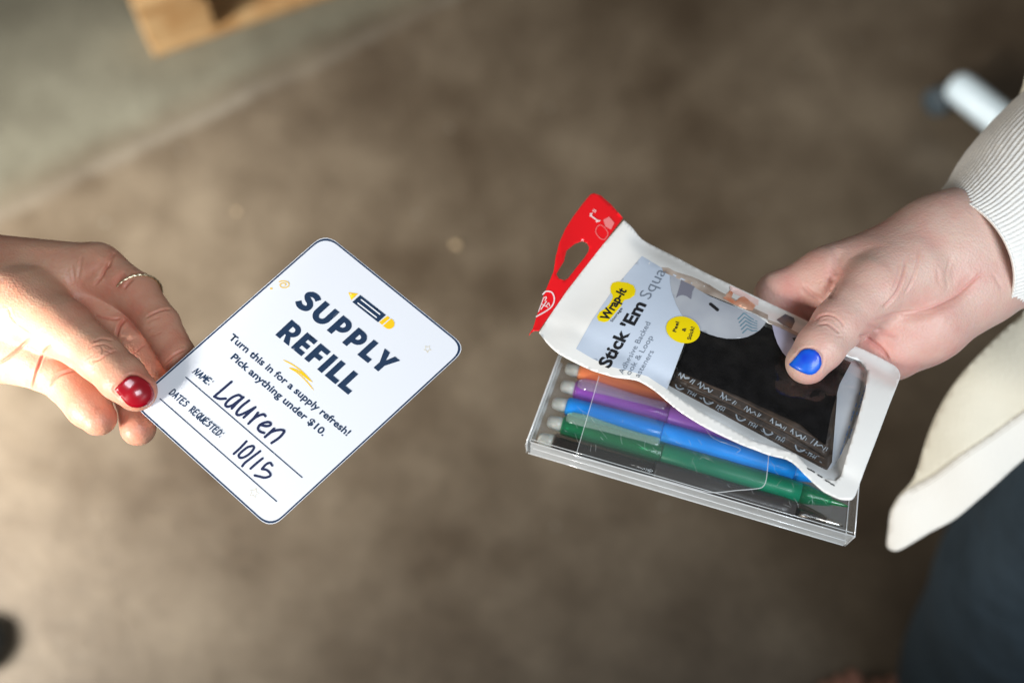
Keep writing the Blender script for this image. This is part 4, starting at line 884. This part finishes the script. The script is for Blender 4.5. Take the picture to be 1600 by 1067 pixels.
for k, (lab, out, off, th, m) in enumerate(sheets):
    root = empty('fastener_sheet', W(1180, 620, float(zp(1180, 620))+off), lab, 'fasteners', 'sheets of black hook and loop squares in the packet')
    sheet('backing', out, lambda x, y: zp(x, y)+off, 0, m, root, step=7, thick=th)
    mm = []
    if k:
        a, b = (np.array([1054., 588.]), np.array([1280., 702.])) if k == 1 else (np.array([1048., 604.]), np.array([1290., 729.]))
        L_ = np.linalg.norm(b-a); ux_ = (b-a)/L_; uy_ = np.array([ux_[1], -ux_[0]]); t = 4.0
        ed = [ribbon([a+ux_*L_*q+uy_*(13 if k == 1 else 11)+uy_*rngg.normal(0, .5) for q in np.linspace(0.01, .97, 14)], 0.8)]; M_edge = mat('brown_sheet_edge', (0.13, 0.075, 0.045), 0.5); ink('sheet_edge', ed+[ribbon([a+ux_*L_*q+uy_*(1.0) for q in np.linspace(0.01, .99, 14)], 0.7)], lambda x, y: zp(x, y)+off, 0.4, M_edge, root)
        while t < L_-14:
            o = a+ux_*t
            if k == 1:                         # leaf-like crown marks and broken capitals
                for (x1, y1, x2, y2, w) in ((0,4,2,10,1.2),(2,10,5,3,1.2),(6,2,8,9,1.4),(8,9,11,4,1.2),(11,4,17,7,1.8),(17,7,20,3,1.4),(22,3,24,8,1.3),(26,3,27,8,1.0)):
                    mm.append(ribbon([o+ux_*(x1+rngg.normal(0,.7))+uy_*(y1+rngg.normal(0,.7)), o+ux_*x2+uy_*(y2+rngg.normal(0,.8))], w*rngg.uniform(.6, 1.6), smooth=0)) if rngg.random() > .12 else None
                t += 38+rngg.uniform(-7, 9)
            else:                              # half-moon marks alternating with letters
                mm.append(ribbon([o+ux_*0+uy_*8, o+ux_*5+uy_*3.2, o+ux_*11+uy_*3.2, o+ux_*16+uy_*8], 2.3))
                for x in (24, 28, 32.5, 36): mm.append(ribbon([o+ux_*x+uy_*3, o+ux_*(x+1)+uy_*8.5], 1.1, smooth=0))
                for _ in range(5):
                    g = o+ux_*rngg.uniform(-4, 46)+uy_*rngg.uniform(1.5, 10); mm.append(ribbon([g, g+ux_*rngg.uniform(1, 5)+uy_*rngg.normal(0, .8)], rngg.uniform(.5, 1.2), smooth=0))
                mm.append(ribbon([o+ux_*24+uy_*8, o+ux_*30+uy_*8], 1.0, smooth=0)); mm.append(ribbon([o+ux_*28+uy_*5, o+ux_*36+uy_*5], 0.9, smooth=0))
                t += 50+rngg.uniform(-5, 8)
        ink('backing_print', mm, lambda x, y: zp(x, y)+off, 0.4, M_mark, root)


# ------------------------------------------------------------------ clothes and shoes
M_knit = mat('cream_knit', (0.85, 0.83, 0.79), 0.85, 0.25, bump=(900, 0.5, 0.0006), noise=(300, (0.79, 0.78, 0.76), 2))
M_sweat = mat('cream_jersey', (0.70, 0.66, 0.55), 0.85, 0.2, bump=(500, 0.4, 0.001), noise=(20, (0.62, 0.58, 0.47), 4))
M_hem = mat('white_hem', (0.76, 0.74, 0.69), 0.85, 0.2, bump=(500, 0.4, 0.001))
def zsl(x, y, z): return cam_pt(x, y, z)
ctr = [(1501, 405, -110), (1535, 388, -122), (1575, 362, -140), (1630, 322, -165), (1720, 262, -200), (1860, 170, -250)]
rr_ = [112, 121, 138, 168, 196, 215]
P = catmull([cam_pt(*c) for c in ctr], 8); Rr = catmull([np.array([r, 0.]) for r in rr_], 8)[:, 0]
T0 = P[1]-P[0]; T0 /= np.linalg.norm(T0)
P = np.vstack([[P[3], P[0]+T0*1.5, P[0]-T0*0.5, P[0]-T0*1.0], P]); Rr = np.r_[Rr[3]-8, Rr[0]-6, Rr[0]-4.5, Rr[0]-1.5, Rr]
def ribtube(P, Rr, ribs, n, amp, Tfix=None):
    V = []; m = len(P); Tn = np.gradient(P[4:], axis=0); Tn = np.vstack([np.repeat(Tn[:1], 4, 0), Tn]); Tn /= np.linalg.norm(Tn, axis=1)[:, None]
    T0 = Tn[0]+np.array([0, 0, 0]) ; up = np.array([0, 0, 1.0])
    for i in range(m):
        T_ = Tn[i]; a = np.cross(up, T_); a /= np.linalg.norm(a); b = np.cross(T_, a)
        for k in range(n):
            t = 2*math.pi*k/n; e = Rr[i]+amp*(1 if 4 < i else 0)*(math.cos(ribs*t)*1.0)+(0.8*math.sin(i*1.9+k*.35) if i > 3 else 0)*.4
            V.append(P[i]+a*e*0.97*math.cos(t)+b*e*math.sin(t))
    f = [[i*n+k, i*n+(k+1) % n, (i+1)*n+(k+1) % n, (i+1)*n+k] for i in range(m-1) for k in range(n)]
    return c2w(np.array(V)), f
v, f = ribtube(P, Rr, 96, 96*7, 0.85); mobj('sleeve', v, f, M_knit, personR)
# knitted rim stitches round the cuff
a_ = np.cross([0, 0, 1.0], T0); a_ /= np.linalg.norm(a_); b_ = np.cross(T0, a_); st_ = []
rim = [P[2]+T0*0.5+a_*(Rr[3]+.6)*.97*math.cos(t)+b_*(Rr[3]+.6)*math.sin(t)+T0*(0.35*math.cos(96*t)) for t in np.linspace(0, 2*math.pi, 96*6+1)]
v, f = tube(c2w(np.array(rim)), [(2.0+0.5*math.cos(96*t))*U for t in np.linspace(0, 2*math.pi, 96*6+1)], n=8, cap=False, flat=R3 @ T0); mobj('cuff_edge', v, f, M_knit, personR)
# sweater front hanging beside the hand
zz = lambda p: Z(p, 2.063, 1250, 550)
ledge = [(1612,60),(1598,135),(1576,195),(1590,300),(1606,440),(1604,482),(1560,524),(1507,579),(1473,627),(1449,681),(1429,744),(1404,775),(1391,798),(1385,850)]
LE = catmull(ledge, 5)
def zs(x, y):
    p = np.c_[np.ravel(x), np.ravel(y)]; d, _ = seg_d(p, LE)
    z = -395-0.42*(p[:, 1]-480)*(p[:, 1] > 480)-0.2*(480-p[:, 1])*(p[:, 1] <= 480)*-0.6+85*(1-np.exp(-d/75))+7*np.sin(p[:, 0]/38-p[:, 1]/55)*np.clip(d/60, 0, 1)
    return z.reshape(np.shape(x))
inner = [(1391,798),(1404,775),(1420,763),(1460,741),(1502,710),(1550,678),(1600,642),(1700,565),(1860,430)]
hem = [(1385,850),(1388,856),(1396,860),(1410,857),(1454,831),(1490,812),(1521,787),(1560,753),(1600,717),(1700,635),(1860,500)]
sheet('sweater', [tuple(p) for p in catmull(ledge[:-1], 4)]+inner[1:]+[(1900,300),(1900,60)], zs, 0, M_sweat, personR, step=12, thick=7)
sheet('hem_band', [tuple(p) for p in catmull(hem, 3)]+inner[::-1], lambda x, y: zs(x, y)+4, 0, M_hem, personR, step=9, thick=9)
M_seam = mat('seam_thread', (0.42, 0.38, 0.30), 0.9, 0.1)
ink('hem_seam', [ribbon([(p[0]+1.0, p[1]+3.0) for p in inner], 1.3, smooth=4), ribbon([(p[0]+2.0, p[1]+8.0) for p in inner[2:]], 0.9, smooth=4)], lambda x, y: zs(x, y)+4, 0.6, M_seam, personR)
# trousers
M_tr = mat('navy_trousers', (0.026, 0.043, 0.060), 0.85, 0.3, noise=(9, (0.038, 0.060, 0.082), 4), bump=(12, 0.7, 0.03))
def leg(pts, rads):
    P = catmull([WD(x, y, d) for x, y, d in pts], 6); R_ = catmull([np.array([r, 0.]) for r in rads], 6)[:, 0]
    P = P+np.c_[np.sin(np.arange(len(P))*.9)*.003, np.cos(np.arange(len(P))*.7)*.003, np.zeros(len(P))]
    n = 64; v, f = tube(P, list(R_), n=n, flat=(0, 1, 0.2)); return v, f
v, f = leg([(1900, 590, .76), (1775, 740, .84), (1628, 900, 1.0), (1546, 1020, 1.18), (1480, 1150, 1.40)], [.105, .104, .096, .089, .082]); mobj('trouser_leg', v, f, M_tr, personR)
v, f = leg([(1990, 620, .70), (1930, 800, .82), (1840, 960, 1.0), (1760, 1080, 1.18), (1660, 1200, 1.40)], [.118, .112, .098, .088, .082]); mobj('trouser_leg', v, f, M_tr, personR)
# sandalled feet just entering the frame, far below
M_foot = mat('foot_skin', (0.30, 0.14, 0.10), 0.5, sss=0.2); M_sand = mat('dark_brown_leather', (0.030, 0.017, 0.010), 0.5, 0.4)
def shoe(px, py, ang, name):
    c = floor_pt(px, py, 0.0); d = np.array([math.cos(ang), math.sin(ang), 0]); s = np.array([-d[1], d[0], 0]); prof = [(0, .02, .012), (.015, .036, .030), (.05, .046, .044), (.10, .047, .055), (.16, .040, .075), (.22, .036, .085), (.25, .028, .06)]
    path = [c-d*t+np.array([0, 0, h*.5+.004]) for t, w_, h in prof]; v, f = tube(path, [(w_, h*.5) for t, w_, h in prof], n=24, flat=(0, 0, 1)); o = mobj('shoe', v, f, M_sand, personR)
    for k in range(3):
        q = c+d*0.004+s*(-.022+.022*k)+np.array([0, 0, .020]); v, f = tube([q-d*.035, q-d*.02, q, q+d*.012, q+d*.017], [.010, .011, .012, .009, .003], n=14, flat=(0, 0, 1)); mobj('toe', v, f, M_foot, o)
shoe(1312, 1082, math.radians(112), 'a'); shoe(1392, 1084, math.radians(100), 'b')
# dark speckled shoe toe of the person at the left
M_shoe = mat('speckled_shoe', (0.018, 0.022, 0.024), 0.6, 0.4, noise=(160, (0.09, 0.10, 0.10), 2))
c = floor_pt(-44, 1012, 0); prof = [(0, .012, .01), (.008, .030, .022), (.03, .043, .036), (.08, .047, .044), (.14, .044, .055), (.22, .040, .085), (.27, .030, .08)]
dl = np.array([0.94, 0.34, 0]); path = [c+dl*0.05-dl*t+np.array([0, 0, h*.5+.004]) for t, w_, h in prof]
v, f = tube(path, [(w_, h*.5) for t, w_, h in prof], n=28, flat=(0, 0, 1)); mobj('shoe', v, f, M_shoe, personL)

for o in bpy.data.objects:
    if '_wo' in o.keys(): del o['_wo']
